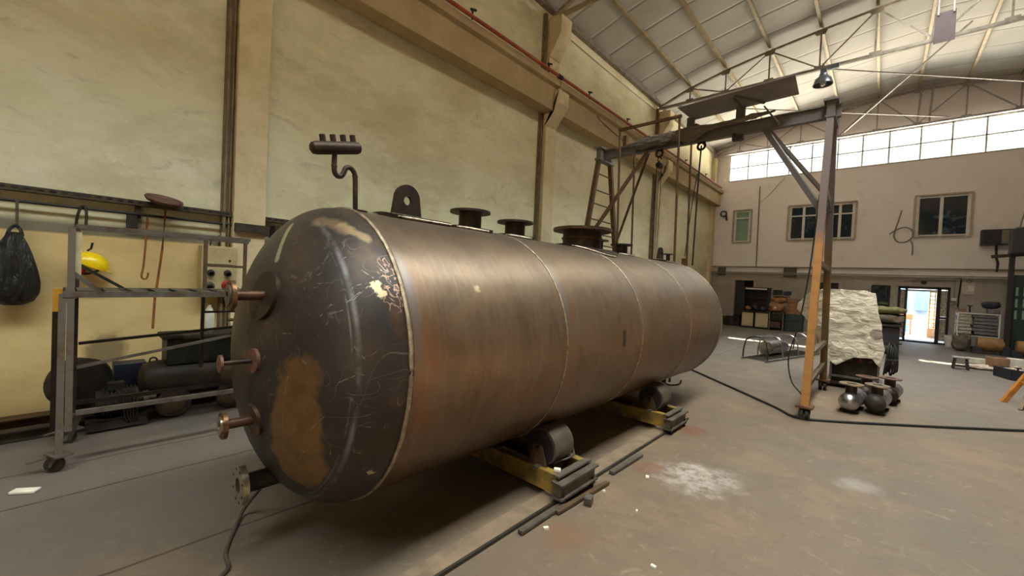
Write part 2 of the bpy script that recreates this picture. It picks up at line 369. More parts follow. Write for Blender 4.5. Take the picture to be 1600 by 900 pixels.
    MAT['vent'] = simple('grey_vent_louvre', (74, 72, 70), .5, .3, (56, 54, 54), 8, .05)
    MAT['void'] = simple('added_backing_dark', (38, 38, 42), .9, 0, (30, 30, 34), 3, 0)
    MAT['conduit'] = simple('grey_conduit', (142, 132, 120), .5, .1, (116, 106, 96), 8, .05)
    MAT['bandgrey'] = simple('grey_shadow_band', (104, 97, 84), .8, 0, (84, 78, 68), 3, .1)  # colour of the tray's shadow band; not assigned to anything
    MAT['paper'] = simple('pinkish_paper', (206, 188, 180), .7, 0, (186, 168, 160), 6, 0)
    MAT['purlin'] = simple('cream_purlin_paint', (176, 160, 126), .6, .1, (150, 134, 104), 4, .1)
    MAT['truss'] = simple('grey_brown_truss_paint', (148, 138, 126), .6, .1, (110, 98, 84), 5, .1)
    MAT['trusspale'] = simple('pale_truss_paint', (176, 170, 172), .6, .1, (156, 148, 146), 5, .1)
    MAT['lamp'] = simple('grey_enamel_lamp', (120, 124, 132), .3, .5, (96, 98, 104), 8, 0)
    MAT['mauve'] = simple('faded_mauve_plate', (74, 58, 60), .6, 0, (84, 66, 70), 6, .05)
    MAT['orangetank'] = simple('faded_orange_paint', (170, 126, 78), .7, 0, (128, 94, 64), 5, .15)
    MAT['greenmachine'] = simple('dark_teal_paint', (40, 62, 58), .5, .1, (30, 44, 44), 5, .1)
    MAT['shrinkwrap'] = simple('pale_stacked_sheets', (196, 190, 172), .5, 0, (150, 144, 132), 9, .3)
    MAT['darkwrap'] = simple('grey_stacked_sheets', (120, 116, 116), .5, 0, (88, 84, 84), 9, .3)
    MAT['whitebox'] = simple('white_carton', (220, 214, 200), .7, 0, (190, 182, 168), 6, .05)
    MAT['pinkcloth'] = simple('pale_pink_cloth', (222, 202, 186), .8, 0, (190, 166, 152), 9, .8)
    MAT['orangewood'] = simple('orange_painted_bar', (196, 126, 46), .5, 0, (146, 94, 42), 8, .1)
    MAT['stooltop'] = simple('grey_stool_seat', (176, 172, 172), .5, 0, (140, 136, 136), 8, .05)
    MAT['stoolleg'] = simple('dark_brown_stool_leg', (56, 42, 38), .6, 0, (40, 32, 30), 8, .05)
    MAT['scrapwhite'] = simple('chalky_chip', (236, 230, 214), .7, 0, (210, 204, 190), 8, .1)
    MAT['ground'] = simple('courtyard_paving', (176, 184, 194), .8, 0, (156, 164, 176), 2, .05)
    MAT['outwall'] = simple('courtyard_wall_paint', (170, 184, 200), .8, 0, (150, 166, 186), 1.5, .05)
    MAT['blue'] = simple('pale_blue_door_paint', (120, 170, 206), .6, 0, (98, 148, 190), 4, .05)
    MAT['yellowshelf'] = simple('yellow_lattice_paint', (236, 180, 60), .6, 0, (206, 140, 60), 6, .05)
    MAT['bench'] = simple('tan_bench_wood', (200, 150, 110), .6, 0, (170, 120, 90), 6, .05)
    g = bpy.data.materials.new('clear_window_glass'); g.use_nodes = True
    nt = g.node_tree; nt.nodes.clear(); out = nt.nodes.new('ShaderNodeOutputMaterial')
    mx = nt.nodes.new('ShaderNodeMixShader'); tr = nt.nodes.new('ShaderNodeBsdfTransparent'); gl = nt.nodes.new('ShaderNodeBsdfGlossy')
    fr = nt.nodes.new('ShaderNodeFresnel'); fr.inputs[0].default_value = 1.3
    gl.inputs['Roughness'].default_value = .05; tr.inputs[0].default_value = (.95, .98, .98, 1)
    nt.links.new(fr.outputs[0], mx.inputs[0]); nt.links.new(tr.outputs[0], mx.inputs[1]); nt.links.new(gl.outputs[0], mx.inputs[2]); nt.links.new(mx.outputs[0], out.inputs[0])
    MAT['glass'] = g
mats()

# ------------------------------------------------------------------ mesh helpers
def basis(d, up=(0, 0, 1)):
    d = Vector(d).normalized(); up = Vector(up)
    if abs(d.dot(up.normalized())) > .98: up = Vector((0, 1, 0)) if abs(d.y) < .9 else Vector((1, 0, 0))
    x = d.cross(up).normalized(); y = x.cross(d).normalized()
    return x, y, d
class MB:
    def __init__(s): s.b = bmesh.new()
    def face(s, pts):
        return s.b.faces.new([s.b.verts.new(Vector(p)) for p in pts])
    def box(s, c, d, rz=0, m=None):
        cx, cy, cz = c; dx, dy, dz = (v/2 for v in d)
        R = Matrix.Rotation(rz, 3, 'Z') if m is None else m
        vs = [s.b.verts.new(Vector(c)+R@Vector((i*dx, j*dy, k*dz))) for i in (-1, 1) for j in (-1, 1) for k in (-1, 1)]
        for f in ((0, 1, 3, 2), (4, 6, 7, 5), (0, 4, 5, 1), (2, 3, 7, 6), (0, 2, 6, 4), (1, 5, 7, 3)):
            s.b.faces.new([vs[i] for i in f])
        return s
    def bar(s, a, b, w, h=None, up=(0, 0, 1)):
        a, b = Vector(a), Vector(b); h = h or w; x, y, d = basis(b-a, up)
        s.box((a+b)/2, (w, h, (b-a).length), m=Matrix((x, y, d)).transposed()); return s
    def prism(s, poly, p0, ax_u, ax_v, ax_w, depth):
        """polygon (u,v) at p0, extruded by depth along ax_w"""
        p0, U, V, W = Vector(p0), Vector(ax_u), Vector(ax_v), Vector(ax_w)*depth
        a = [s.b.verts.new(p0+U*u+V*v) for u, v in poly]; c = [s.b.verts.new(v.co+W) for v in a]
        s.b.faces.new(a[::-1]); s.b.faces.new(c); n = len(a)
        for i in range(n): s.b.faces.new([a[i], a[(i+1) % n], c[(i+1) % n], c[i]])
        return s
    def lathe(s, prof, o, d=(0, 0, 1), n=32, cap=True, up=(0, 0, 1)):
        """prof: list of (radius, height)"""
        x, y, d = basis(d, up); o = Vector(o); rings = []
        for r, h in prof:
            if r < 1e-6: rings.append([s.b.verts.new(o+d*h)])
            else: rings.append([s.b.verts.new(o+d*h+(x*math.cos(2*PI*i/n)+y*math.sin(2*PI*i/n))*r) for i in range(n)])
        for A, B in zip(rings, rings[1:]):
            for i in range(n):
                j = (i+1) % n
                if len(A) == 1 and len(B) == 1: continue
                if len(A) == 1: s.b.faces.new([A[0], B[j], B[i]])
                elif len(B) == 1: s.b.faces.new([A[i], A[j], B[0]])
                else: s.b.faces.new([A[i], A[j], B[j], B[i]])
        if cap:
            if len(rings[0]) > 1: s.b.faces.new(rings[0][::-1])
            if len(rings[-1]) > 1: s.b.faces.new(rings[-1])
        return s
    def cyl(s, a, b, r, r2=None, n=20):
        a, b = Vector(a), Vector(b); return s.lathe([(r, 0), (r if r2 is None else r2, (b-a).length)], a, b-a, n)
    def ring(s, o, d, ro, ri, t, n=32):
        """annular disc of thickness t from o along d"""
        return s.lathe([(ri, 0), (ro, 0), (ro, t), (ri, t), (ri, 0)], o, d, n, cap=False)
    def torus(s, o, d, R, r, n=40, k=10, a0=0, a1=2*PI):
        x, y, d = basis(d); o = Vector(o)
        pts = [o+(x*math.cos(a0+(a1-a0)*i/n)+y*math.sin(a0+(a1-a0)*i/n))*R for i in range(n+1)]
        return s.tube(pts, r, k)
    def tube(s, pts, r, k=8):
        pts = [Vector(p) for p in pts]; rings = []; px = None
        closed = (pts[0]-pts[-1]).length < 1e-5
        for i, p in enumerate(pts):
            t = (pts[min(i+1, len(pts)-1)]-pts[max(i-1, 0)])
            if closed and i in (0, len(pts)-1): t = pts[1]-pts[-2]
            t.normalize()
            if px is None: x, y, _ = basis(t)
            else: x = (px-t*px.dot(t)).normalized(); y = t.cross(x)
            px = x; rr = r[i] if isinstance(r, (list, tuple)) else r
            rings.append([s.b.verts.new(p+(x*math.cos(2*PI*j/k)+y*math.sin(2*PI*j/k))*rr) for j in range(k)])
        for A, B in zip(rings, rings[1:]):
            for j in range(k): s.b.faces.new([A[j], A[(j+1) % k], B[(j+1) % k], B[j]])
        s.b.faces.new(rings[0][::-1]); s.b.faces.new(rings[-1]); return s
    def ell(s, c, r, n=20, m=12, f=None):
        c = Vector(c); rings = []
        for i in range(m+1):
            th = PI*i/m; row = []
            if i in (0, m): rings.append([s.b.verts.new(c+Vector((0, 0, r[2]*math.cos(th))))]); continue
            for j in range(n):
                v = Vector((r[0]*math.sin(th)*math.cos(2*PI*j/n), r[1]*math.sin(th)*math.sin(2*PI*j/n), r[2]*math.cos(th)))
                if f: v = f(v)
                row.append(s.b.verts.new(c+v))
            rings.append(row)
        for A, B in zip(rings, rings[1:]):
            for j in range(n):
                k = (j+1) % n
                if len(A) == 1: s.b.faces.new([A[0], B[j], B[k]])
                elif len(B) == 1: s.b.faces.new([A[k], A[j], B[0]])
                else: s.b.faces.new([A[j], B[j], B[k], A[k]])
        return s
    def grid(s, fn, nu, nv):
        g = [[s.b.verts.new(Vector(fn(i/nu, j/nv))) for j in range(nv+1)] for i in range(nu+1)]
        for i in range(nu):
            for j in range(nv): s.b.faces.new([g[i][j], g[i+1][j], g[i+1][j+1], g[i][j+1]])
        return s
    def build(s, name, mat, parent=None, org=None, bev=0, solid=0, sub=0, smooth=38, loc=None):
        me = bpy.data.meshes.new(name)
        bmesh.ops.recalc_face_normals(s.b, faces=s.b.faces[:])
        o = bpy.data.objects.new(name, me); COL.objects.link(o)
        root = parent
        base = Vector((0, 0, 0))
        if parent is not None: base = parent.matrix_world.translation.copy() if False else Vector(parent['_o'])
        if org is None: org = base if parent is not None else None
        if org is None and parent is None:
            cs = [v.co for v in s.b.verts]
            org = Vector(((min(c.x for c in cs)+max(c.x for c in cs))/2, (min(c.y for c in cs)+max(c.y for c in cs))/2, min(c.z for c in cs))) if name not in KEEP else Vector((0, 0, 0))
        org = Vector(org)
        bmesh.ops.translate(s.b, vec=-org, verts=s.b.verts[:])
        s.b.to_mesh(me); s.b.free()
        me.materials.append(MAT[mat] if isinstance(mat, str) else mat)
        for p in me.polygons: p.use_smooth = True
        me.set_sharp_from_angle(angle=math.radians(smooth))
        if parent is not None: o.parent = parent; o.location = org-base
        else: o.location = org
        o['_o'] = tuple(org)
        if bev:
            b = o.modifiers.new('bevel', 'BEVEL'); b.width = bev; b.segments = 2; b.limit_method = 'ANGLE'
        if solid:
            b = o.modifiers.new('solid', 'SOLIDIFY'); b.thickness = solid
        if sub:
            b = o.modifiers.new('subd', 'SUBSURF'); b.levels = sub; b.render_levels = sub
        return o
KEEP = set()
def tag(o, label=None, cat=None, group=None, kind=None):
    if label: o['label'] = label
    if cat: o['category'] = cat
    if group: o['group'] = group
    if kind: o['kind'] = kind
    return o
def thing(name, loc, label, cat, group=None):
    o = bpy.data.objects.new(name, None); COL.objects.link(o); o.location = loc; o['_o'] = tuple(loc)
    o.empty_display_size = .1
    return tag(o, label, cat, group)
def struct(name, mb, mat, parent=None, label=None, **k):
    KEEP.add(name)
    o = mb.build(name, mat, parent, **k)
    if parent is None: o['kind'] = 'structure'
    if label: o['label'] = label
    return o
def copy_tree(o, parent=None):
    c = o.copy(); COL.objects.link(c)
    if parent is not None: c.parent = parent
    for ch in [x for x in bpy.data.objects if x.parent == o]: copy_tree(ch, c)
    return c
def part(mb, name, mat, parent, label=None, **k):
    o = mb.build(name, mat, parent, **k)
    if label: o['label'] = label
    return o
def curve(pts, n=8):
    """Catmull-Rom through pts"""
    P = [Vector(p) for p in pts]; P = [2*P[0]-P[1]]+P+[2*P[-1]-P[-2]]; out = []
    for i in range(1, len(P)-2):
        for k in range(n):
            t = k/n; a, b, c, d = P[i-1:i+3]
            out.append(.5*((2*b)+(c-a)*t+(2*a-5*b+4*c-d)*t*t+(3*b-a-3*c+d)*t**3))
    out.append(P[-2]); return out

# ------------------------------------------------------------------ the hall
XL, XR, YF, YB = -6.2, 7.6, -8.0, 21.0
SK0, SK1 = -.2, 1.6
PROF = [(-6.2, 8.2), (-5.1, 8.52), (-4.0, 8.78), (-2.8, 8.99), (-1.57, 9.15), (-.4, 9.28), (.7, 9.36), (1.9, 9.26), (3.1, 9.12), (4.3, 8.93), (5.5, 8.68), (6.6, 8.4), (7.6, 8.15)]
def roofz(x):
    for (a, za), (b, zb) in zip(PROF, PROF[1:]):
        if a <= x <= b: return za+(zb-za)*(x-a)/(b-a)
    return PROF[-1][1] if x > 0 else PROF[0][1]
struct('floor', MB().box(((XL+XR)/2, (YF+YB)/2+.1, -.1), (XR-XL+.6, YB-YF+.6, .2)), 'floor')
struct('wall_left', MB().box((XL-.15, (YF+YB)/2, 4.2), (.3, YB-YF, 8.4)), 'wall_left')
wr = MB().box((XR+.12, 6.5, 4.15), (.24, 29, 8.3))
struct('wall_right', wr, 'wall_dim')
struct('wall_front', MB().box(((XL+XR)/2, YF-.15, 4.8), (XR-XL+.6, .3, 9.8)), 'wall_dim')
# back wall with openings
def wall_holes(mb, x0, x1, z0, z1, holes, y0, y1):
    xs = sorted({x0, x1, *[v for h in holes for v in h[:2]]}); zs = sorted({z0, z1, *[v for h in holes for v in h[2:]]})
    def solid(i, j):
        cx, cz = (xs[i]+xs[i+1])/2, (zs[j]+zs[j+1])/2
        return not any(h[0] < cx < h[1] and h[2] < cz < h[3] for h in holes)
    for i in range(len(xs)-1):
        j = 0
        while j < len(zs)-1:
            if solid(i, j):
                k = j
                while k+1 < len(zs)-1 and solid(i, k+1): k += 1
                mb.box(((xs[i]+xs[i+1])/2, (y0+y1)/2, (zs[j]+zs[k+1])/2), (xs[i+1]-xs[i], y1-y0, zs[k+1]-zs[j])); j = k+1
            else: j += 1
    return mb
HC = (-5.55, 3.3, 6.66, 7.93)
W1 = (-5.21, -4.53, 3.83, 5.27); W2 = (-3.07, -.88, 3.86, 5.31); W3 = (.83, 2.19, 3.86, 5.33)
DM = (.5, 1.83, 0, 2.03); D1 = (-5.02, -4.26, 0, 2.07); D3 = (-.24, .26, .9, 2.03); D4 = (-2.0, -1.25, 0, 2.08)
wb = MB()
wall_holes(wb, XL-.3, XR+.3, 0, 8.1, [HC, W1, (W2[0], -2.05, W2[2], W2[3]), (-1.72, W2[1], W2[2], W2[3]), W3, DM, D1, D3, D4], YB, YB+.25)
wb.prism([(XL-.3, 8.1)]+[(x, z+.05) for x, z in PROF]+[(XR+.3, 8.1)], (0, YB, 0), (1, 0, 0), (0, 0, 1), (0, 1, 0), .25)
struct('wall_back', wb, 'wall_back')
# roof
ce = MB()
for (a, za), (b, zb) in zip(PROF, PROF[1:]):
    y0_ = YF
    if a > -.5 and b < 2.0: # the ridge skylight takes the middle of the roof
        for p, q in (((a, za), (SK0, za+(zb-za)*(SK0-a)/(b-a))), ((SK1, za+(zb-za)*(SK1-a)/(b-a)), (b, zb))):
            if q[0]-p[0] > 0 and p[0] >= a-1e-6 and q[0] <= b+1e-6:
                ce.prism([p, q, (q[0], q[1]+.08), (p[0], p[1]+.08)], (0, YF, 0), (1, 0, 0), (0, 0, 1), (0, 1, 0), 22)
        y0_ = 13.9
        ce.prism([(a, za), (b, zb), (b, zb+.08), (a, za+.08)], (0, YF, 0), (1, 0, 0), (0, 0, 1), (0, 1, 0), .5)
    ce.prism([(a, za), (b, zb), (b, zb+.08), (a, za+.08)], (0, y0_, 0), (1, 0, 0), (0, 0, 1), (0, 1, 0), YB-y0_+.3)
struct('ceiling', ce, 'roof')
# outside: eaves slab added to narrow the sun stripe, and courtyard
struct('trim_1', MB().box((.7, YB+.51, 8.14), (14.4, .52, .08)), 'wall_plain')
struct('trim_8', MB().box((-1.5, YB+.34, 4.6), (8.4, .1, 2.0)).box((-4.6, YB+.3, 1.05), (1.2, .06, 2.2)).box((-1.6, YB+.3, 1.05), (1.2, .06, 2.2)).box((0, YB+.3, 1.5), (.8, .06, 1.4)), 'void')  # dark backing added to stop light leaking through the openings
struct('trim_2', MB().box((1.3, 24.4, -.07), (5, 6, .1)), 'ground')
struct('trim_3', MB().box((1.3, 27.4, 1.4), (5, .2, 3.4)), 'outwall')
struct('trim_9', MB().box((-1.3, 24.4, 1.4), (.2, 6, 3.4)).box((3.9, 24.4, 1.4), (.2, 6, 3.4)), 'outwall')  # side walls added to keep outside light off the courtyard
struct('trim_10', MB().box((1.3, 23.5, 3.15), (5.4, 4.4, .1)), 'outwall')  # unseen canopy added to block sun and zenith light over the courtyard
# columns with corbels
def column(n, y0, y1, dark=True):
    mb = MB()
    mb.box((XL+.08, (y0+y1)/2, 3.9), (.16, y1-y0, 7.8))
    poly = [(XL+.1, 5.2), (XL+.15, 5.2), (-5.58, 5.66), (-5.58, 5.97), (-5.73, 5.97), (-5.73, 5.5), (XL+.1, 5.5)]
    if dark: mb.prism([(XL+.1, 5.2), (-5.68, 5.72), (-5.68, 6.04), (-5.82, 6.04), (-5.82, 5.56), (XL+.1, 5.56)], (0, y0-.04, 0), (1, 0, 0), (0, 0, 1), (0, 1, 0), y1-y0)
    if dark: mb.prism([(XL+.1, 6.9), (XL+.18, 6.9), (-5.72, 7.35), (-5.72, 7.78), (XL+.1, 7.82)], (0, y0-.02, 0), (1, 0, 0), (0, 0, 1), (0, 1, 0), y1-y0)
    struct('trim_%d' % n, mb, 'column', bev=.01)
column(4, 1.42, 1.78); column(5, 7.62, 8.03); column(6, 14.15, 14.55); column(7, 20.6, 20.95, False)
# steel drain channel beside columns
for y, h in ((1.36, 7.9), (7.55, 7.9), (14.08, 7.9)):
    mb = MB(); mb.box((XL+.03, y, h/2), (.06, .09, h)); mb.cyl((XL+.08, y-.02, 0), (XL+.08, y-.02, h), .018, n=10); mb.cyl((XL+.08, y+.03, 0), (XL+.08, y+.03, h), .012, n=8)
    lab = {1.36: 'brown pipe channel beside the nearest wall column above the electric box', 7.55: 'brown pipe channel beside the second column behind the vessel', 14.08: 'brown pipe channel beside the third column behind the gantry crane'}[y]
    tag(mb.build('drain_pipe', 'drain'), lab, 'pipe', 'pipes beside the columns')
# crane beams
for k, (a, b, lab) in enumerate(((-6, 7.7, 'nearest span of the tan concrete crane beam, ending at the second column'),
                           (7.72, 14.4, 'middle span of the tan concrete crane beam between second and third columns'),
                           (14.42, 20.98, 'farthest span of the tan concrete crane beam, ending at the back wall'))):
    mb = MB()
    mb.prism([(-6.14, 5.57), (-5.83, 5.57), (-5.83, 6.1), (-5.74, 6.14), (-5.74, 6.29), (-6.18, 6.29), (-6.18, 6.14), (-6.14, 6.1)], (0, a, 0), (1, 0, 0), (0, 0, 1), (0, 1, 0), b-a)
    tag(mb.build('crane_beam', 'concrete', bev=.008), lab, 'beam', 'spans of the concrete crane beam')
    # hidden shade strip is real: steel rail on the beam
rp = thing('crane_rail_pipe', (-5.64, 7, 6.33), 'long red-brown pipe running along the top of the concrete crane beam', 'pipe')
part(MB().cyl((-5.70, -6, 6.325), (-5.70, 20.5, 6.325), .035, n=12), 'pipe', 'redpipe', rp)
for y in (4.9, 7.2, 8.9, 11.0, 13.2, 15.8, 18.2):
    c = MB(); c.bar((-5.71, y, 6.28), (-5.71, y, 6.44), .02, .03); c.bar((-5.71, y-.05, 6.44), (-5.67, y+.06, 6.45), .03, .03)
    part(c, 'pipe_clamp', 'black', rp)
part(MB().cyl((-5.70, 7.55, 6.325), (-5.70, 7.7, 6.325), .05, n=12), 'pipe_coupling', 'darksteel', rp)
tag(MB().bar((XL+.06, YF, 8.1), (XL+.06, YB, 8.1), .12, .14).build('eaves_purlin', 'truss'), 'grey eaves rail along the top of the left wall under the roof', 'beam')
tag(MB().tube([(XL+.02, y, 7.82-.03*math.sin((y-8)/6*PI)) for y in [8+.5*i for i in range(13)]], .012, 6).build('wall_cable', 'conduit'), 'thin pale cable strung high on the left wall between the second and third columns', 'cable')
tag(MB().tube(curve([(-5.81, 9.5, 6.07), (-5.81, 9.7, 6.0), (-5.81, 10.7, 5.87), (-5.81, 12.3, 5.77)]), .01, 6).build('loose_wire', 'black'), 'thin dark wire hanging across the face of the crane beam behind the gantry', 'wire')
# purlins
plabels = ['from the left wall', ]
ordn = ['first', 'second', 'third', 'fourth', 'fifth', 'sixth', 'seventh', 'eighth', 'ninth', 'tenth', 'eleventh']
for k, (x, z) in enumerate(PROF[1:-1]):
    mb = MB().box((x, (YF+YB)/2, z-.05), (.07, YB-YF-.02, .1))
    tag(mb.build('roof_purlin', 'purlin'), '%s roof purlin from the left wall, cream steel bar running down the hall' % ordn[k], 'beam', 'roof purlins')
def truss(y, mat, label, lowmat=None):
    t = thing('roof_truss', (.7, y, 7.95), label, 'truss', 'steel roof trusses')
    top = [(x, z-.16) for x, z in PROF]; top[0] = (XL+.05, 7.98); top[-1] = (XR-.05, 7.98)
    mb = MB()
    for (a, za), (b, zb) in zip(top, top[1:]): mb.bar((a, y, za), (b, y, zb), .09, .07)
    part(mb, 'top_chord', mat, t)
    part(MB().bar((XL+.05, y, 7.93), (XR-.05, y, 7.93), .09, .07), 'bottom_chord', mat, t)
    xs = [p[0] for p in top]
    for k in range(1, len(top)-1):
        x, z = top[k]
        if k in (6,): continue
        part(MB().bar((x, y, z), (x, y, 7.93), .04), 'post', mat, t)
    # diagonals
    for k in range(1, len(top)-2):
        (x, z), (x2, z2) = top[k], top[k+1]
        mid = x2
        part(MB().bar((x, y, z), (mid, y, 7.95), .035) if k % 2 else MB().bar((x, y, 7.95), (x2, y, z2), .035), 'diagonal', mat, t)
    for k in range(1, len(top)-1, 1):
        x, z = top[k]
        mb = MB(); mb.prism([(-.16, -.05), (.16, .02), (.1, -.13), (-.1, -.13)], (x, y-.05, z), (1, 0, 0), (0, 0, 1), (0, 1, 0), .015); part(mb, 'gusset_plate', mat, t)
        part(MB().box((x, y-.045, 7.95), (.24, .015, .11)), 'gusset_plate', mat, t)
    return t
truss(14.2, 'truss', 'grey steel roof truss above the gantry crane with the bell lamp on it')
truss(7.85, 'purlin', 'cream steel roof truss nearest the camera, springing from the second column')
truss(20.8, 'trusspale', 'pale roof truss standing against the back gable above the window band')
# wind braces in the roof plane
for k, (a, b, lab) in enumerate((((-5.8, 14.3, 8.0), (1.5, 20.7, 8.0), 'thin pale roof brace running from the lamp truss near the left wall to the gable'),
                          ((-1.6, 14.3, 8.0), (4.6, 20.7, 8.2), 'thin roof brace running rightward from the lamp truss to the gable'),
                          ((-1.4, 20.7, 8.02), (1.3, 14.3, 8.2), 'thin dark roof brace crossing behind the bell lamp to the gable'))):
    tag(MB().bar(a, b, .03).build('wind_brace', 'truss'), lab, 'brace', 'thin roof braces')

# clerestory
KEEP.add('window_1')
w = struct('window_1', MB().box((-1.125, YB+.1, 6.68), (8.85, .2, .05)), 'stone', label='sill of the long window band')
fr = MB(); x0, x1, z0, z1 = HC
for a, b in (((x0, z0+.03), (x1, z0+.03)), ((x0, z1-.03), (x1, z1-.03)), ((x0, 7.29), (x1, 7.29))): fr.bar((a[0], YB+.08, a[1]), (b[0], YB+.08, b[1]), .05, .05)
mx = [-5.53, -4.76, -4.0, -3.18, -2.39, -1.54, -.78, -.01, .84, 1.63, 2.43, 3.28]
for x in mx: fr.bar((x, YB+.08, z0), (x, YB+.08, z1), .05, .05)
part(fr, 'window_frame', 'pvc', w)
for a, b in zip(mx, mx[1:]):
    for c, d in ((z0, 7.29), (7.29, z1)):
        part(MB().box(((a+b)/2, YB+.08, (c+d)/2), (b-a-.05, .006, d-c-.06)), 'glass_pane', 'glass', w)
# ridge skylight
w = struct('window_2', MB().box((SK0-.02, 3.25, 9.39), (.05, 21.5, .2)).box((SK1+.02, 3.25, 9.39), (.05, 21.5, .2)), 'trusspale')
fr = MB()
for i in range(22): fr.bar((SK0, -7.45+i*1.004, 9.44), (SK1, -7.45+i*1.004, 9.44), .04)
part(fr, 'window_frame', 'trusspale', w)
for i in range(21): part(MB().box(((SK0+SK1)/2, -7.45+(i+.5)*1.004, 9.46), (SK1-SK0, .96, .006)), 'glass_pane', 'glass', w)
def pvc_window(n, W, vert, trans, panes, lab):
    x0, x1, z0, z1 = W
    cx, cz = (x0+x1)/2, (z0+z1)/2
    mb = MB(); t = .045
    for a, b in (((x0-.04, z0-.03), (x1+.04, z0-.03)), ((x0-.04, z1+.03), (x1+.04, z1+.03)), ((x0-.03, z0), (x0-.03, z1)), ((x1+.03, z0), (x1+.03, z1))):
        mb.bar((a[0], YB-.01, a[1]), (b[0], YB-.01, b[1]), .07, .05)
    w = struct('window_%d' % n, mb, 'stone')
    fr = MB()
    for a, b in [((x0, z0+t), (x1, z0+t)), ((x0, z1-t), (x1, z1-t)), ((x0+t, z0), (x0+t, z1)), ((x1-t, z0), (x1-t, z1))]+[((v, z0), (v, z1)) for v in vert]+[((x0, v), (x1, v)) for v in trans]:
        fr.bar((a[0], YB+.05, a[1]), (b[0], YB+.05, b[1]), .09, .05)
    part(fr, 'window_frame', 'pvc', w)
    xs = [x0]+list(vert)+[x1]; zs = [z0]+list(trans)+[z1]
    for a, b in zip(xs, xs[1:]):
        for c, d in zip(zs, zs[1:]): part(MB().box(((a+b)/2, YB+.07, (c+d)/2), (b-a-.02, .01, d-c-.02)), 'glass_pane', panes, w)
    return w
pvc_window(3, W1, [], [4.93], 'frosted', '')
pvc_window(4, (W2[0], -2.05, W2[2], W2[3]), [-2.55], [4.88], 'darkglass', '')
pvc_window(5, (-1.72, W2[1], W2[2], W2[3]), [-1.35], [4.88], 'darkglass', '')
pvc_window(6, W3, [1.48], [], 'darkglass', '')
# doors
d = struct('door_1', MB().bar((D1[0]-.05, YB-.01, 0), (D1[0]-.05, YB-.01, 2.1), .09, .08).bar((D1[1]+.05, YB-.01, 0), (D1[1]+.05, YB-.01, 2.1), .09, .08).bar((D1[0]-.09, YB-.01, 2.12), (D1[1]+.09, YB-.01, 2.12), .09, .08), 'stone')
part(MB().box((-4.83, YB+.12, 1.03), (.36, .04, 2.06)), 'door_leaf', 'darkdoor', d); part(MB().box((-4.45, YB+.2, 1.03), (.4, .03, 2.06)), 'door_backing', 'void', d)
d = struct('door_2', MB().bar((D4[0]-.04, YB-.01, 0), (D4[0]-.04, YB-.01, 2.1), .09, .08).bar((D4[1]+.04, YB-.01, 0), (D4[1]+.04, YB-.01, 2.1), .09, .08).bar((D4[0]-.08, YB-.01, 2.12), (D4[1]+.08, YB-.01, 2.12), .09, .08), 'stone')
part(MB().box(((D4[0]+D4[1])/2, YB+.12, 1.03), (.74, .04, 2.06)), 'door_leaf', 'darkdoor', d)
w = struct('window_7', MB().bar((D3[0], YB-.01, D3[2]), (D3[0], YB-.01, D3[3]), .05).bar((D3[1], YB-.01, D3[2]), (D3[1], YB-.01, D3[3]), .05).bar((D3[0], YB-.01, D3[3]), (D3[1], YB-.01, D3[3]), .05).bar((D3[0], YB-.01, D3[2]), (D3[1], YB-.01, D3[2]), .05), 'doorframe')
part(MB().box((.01, YB+.1, 1.46), (.5, .02, 1.13)), 'glass_pane', 'darkglass', w)
# main door: black frame, ornate side panes, open middle
x0, x1 = .5, 1.83
mb = MB()
for x in (x0+.03, .72, 1.56, x1-.03): mb.bar((x, YB+.02, 0), (x, YB+.02, 2.03), .07 if x != 1.56 else .1, .1)
mb.bar((x0, YB+.02, 2.0), (x1, YB+.02, 2.0), .1, .09).bar((x0, YB+.02, .03), (x1, YB+.02, .03), .1, .06)
mb.bar((.52, YB+.02, .95), (.72, YB+.02, .95), .06).bar((1.56, YB+.02, .95), (1.8, YB+.02, .95), .06, .08)
d = struct('door_3', mb, 'doorframe')
for a, b in ((.56, .69), (1.61, 1.77)):
    for c, e in ((.12, .9), (1.0, 1.92)): part(MB().box(((a+b)/2, YB+.03, (c+e)/2), (b-a, .02, e-c)), 'side_pane', 'ornate', d)
part(MB().box((1.14, YB+.02, 1.9), (.78, .03, .07)), 'head_panel', 'pvc', d)
# conduit band on the back wall
cb = thing('conduit_run', (0, 20.9, 2.4), 'long double grey conduit running across the back wall above the doors', 'conduit')
part(MB().box((-1.1, YB-.045, 2.69), (10.1, .08, .04)), 'ledge', 'conduit', cb)
for z in (2.43, 2.37): part(MB().cyl((XL+.1, YB-.13, z), (4.2, YB-.13, z), .02, n=8), 'pipe', 'conduit', cb)
tag(MB().cyl((-4.23, YB-.03, 6.3), (-4.2, YB-.03, 2.65), .022, n=8).build('conduit', 'conduit'), 'thin vertical conduit on the back wall right of the narrow frosted window', 'conduit')
tag(MB().tube(curve([(-4.22, YB-.03, 5.6), (-3.9, YB-.03, 5.85), (-3.3, YB-.03, 6.6)]), .008, 6).build('wall_wire', 'conduit'), 'thin wire climbing from the conduit towards the long window band', 'wire')
for x0, x1, z0, z1, lab in ((-5.78, -5.45, 2.28, 2.66, 'small grey wall vent left of the narrow doorway, under the frosted window'), (-3.14, -2.68, 2.26, 2.66, 'small grey wall vent above the stacked cartons on the back wall')):
    v = thing('wall_vent', ((x0+x1)/2, YB, z0), lab, 'vent', 'vents on the back wall')
    part(MB().box(((x0+x1)/2, YB-.03, (z0+z1)/2), (x1-x0, .06, z1-z0)), 'frame', 'vent', v)
    m_ = MB()
    for i in range(4): m_.box(((x0+x1)/2, YB-.07, z0+.06+i*(z1-z0-.1)/3.4), (x1-x0-.06, .03, .03))
    part(m_, 'louvre', 'conduit', v)
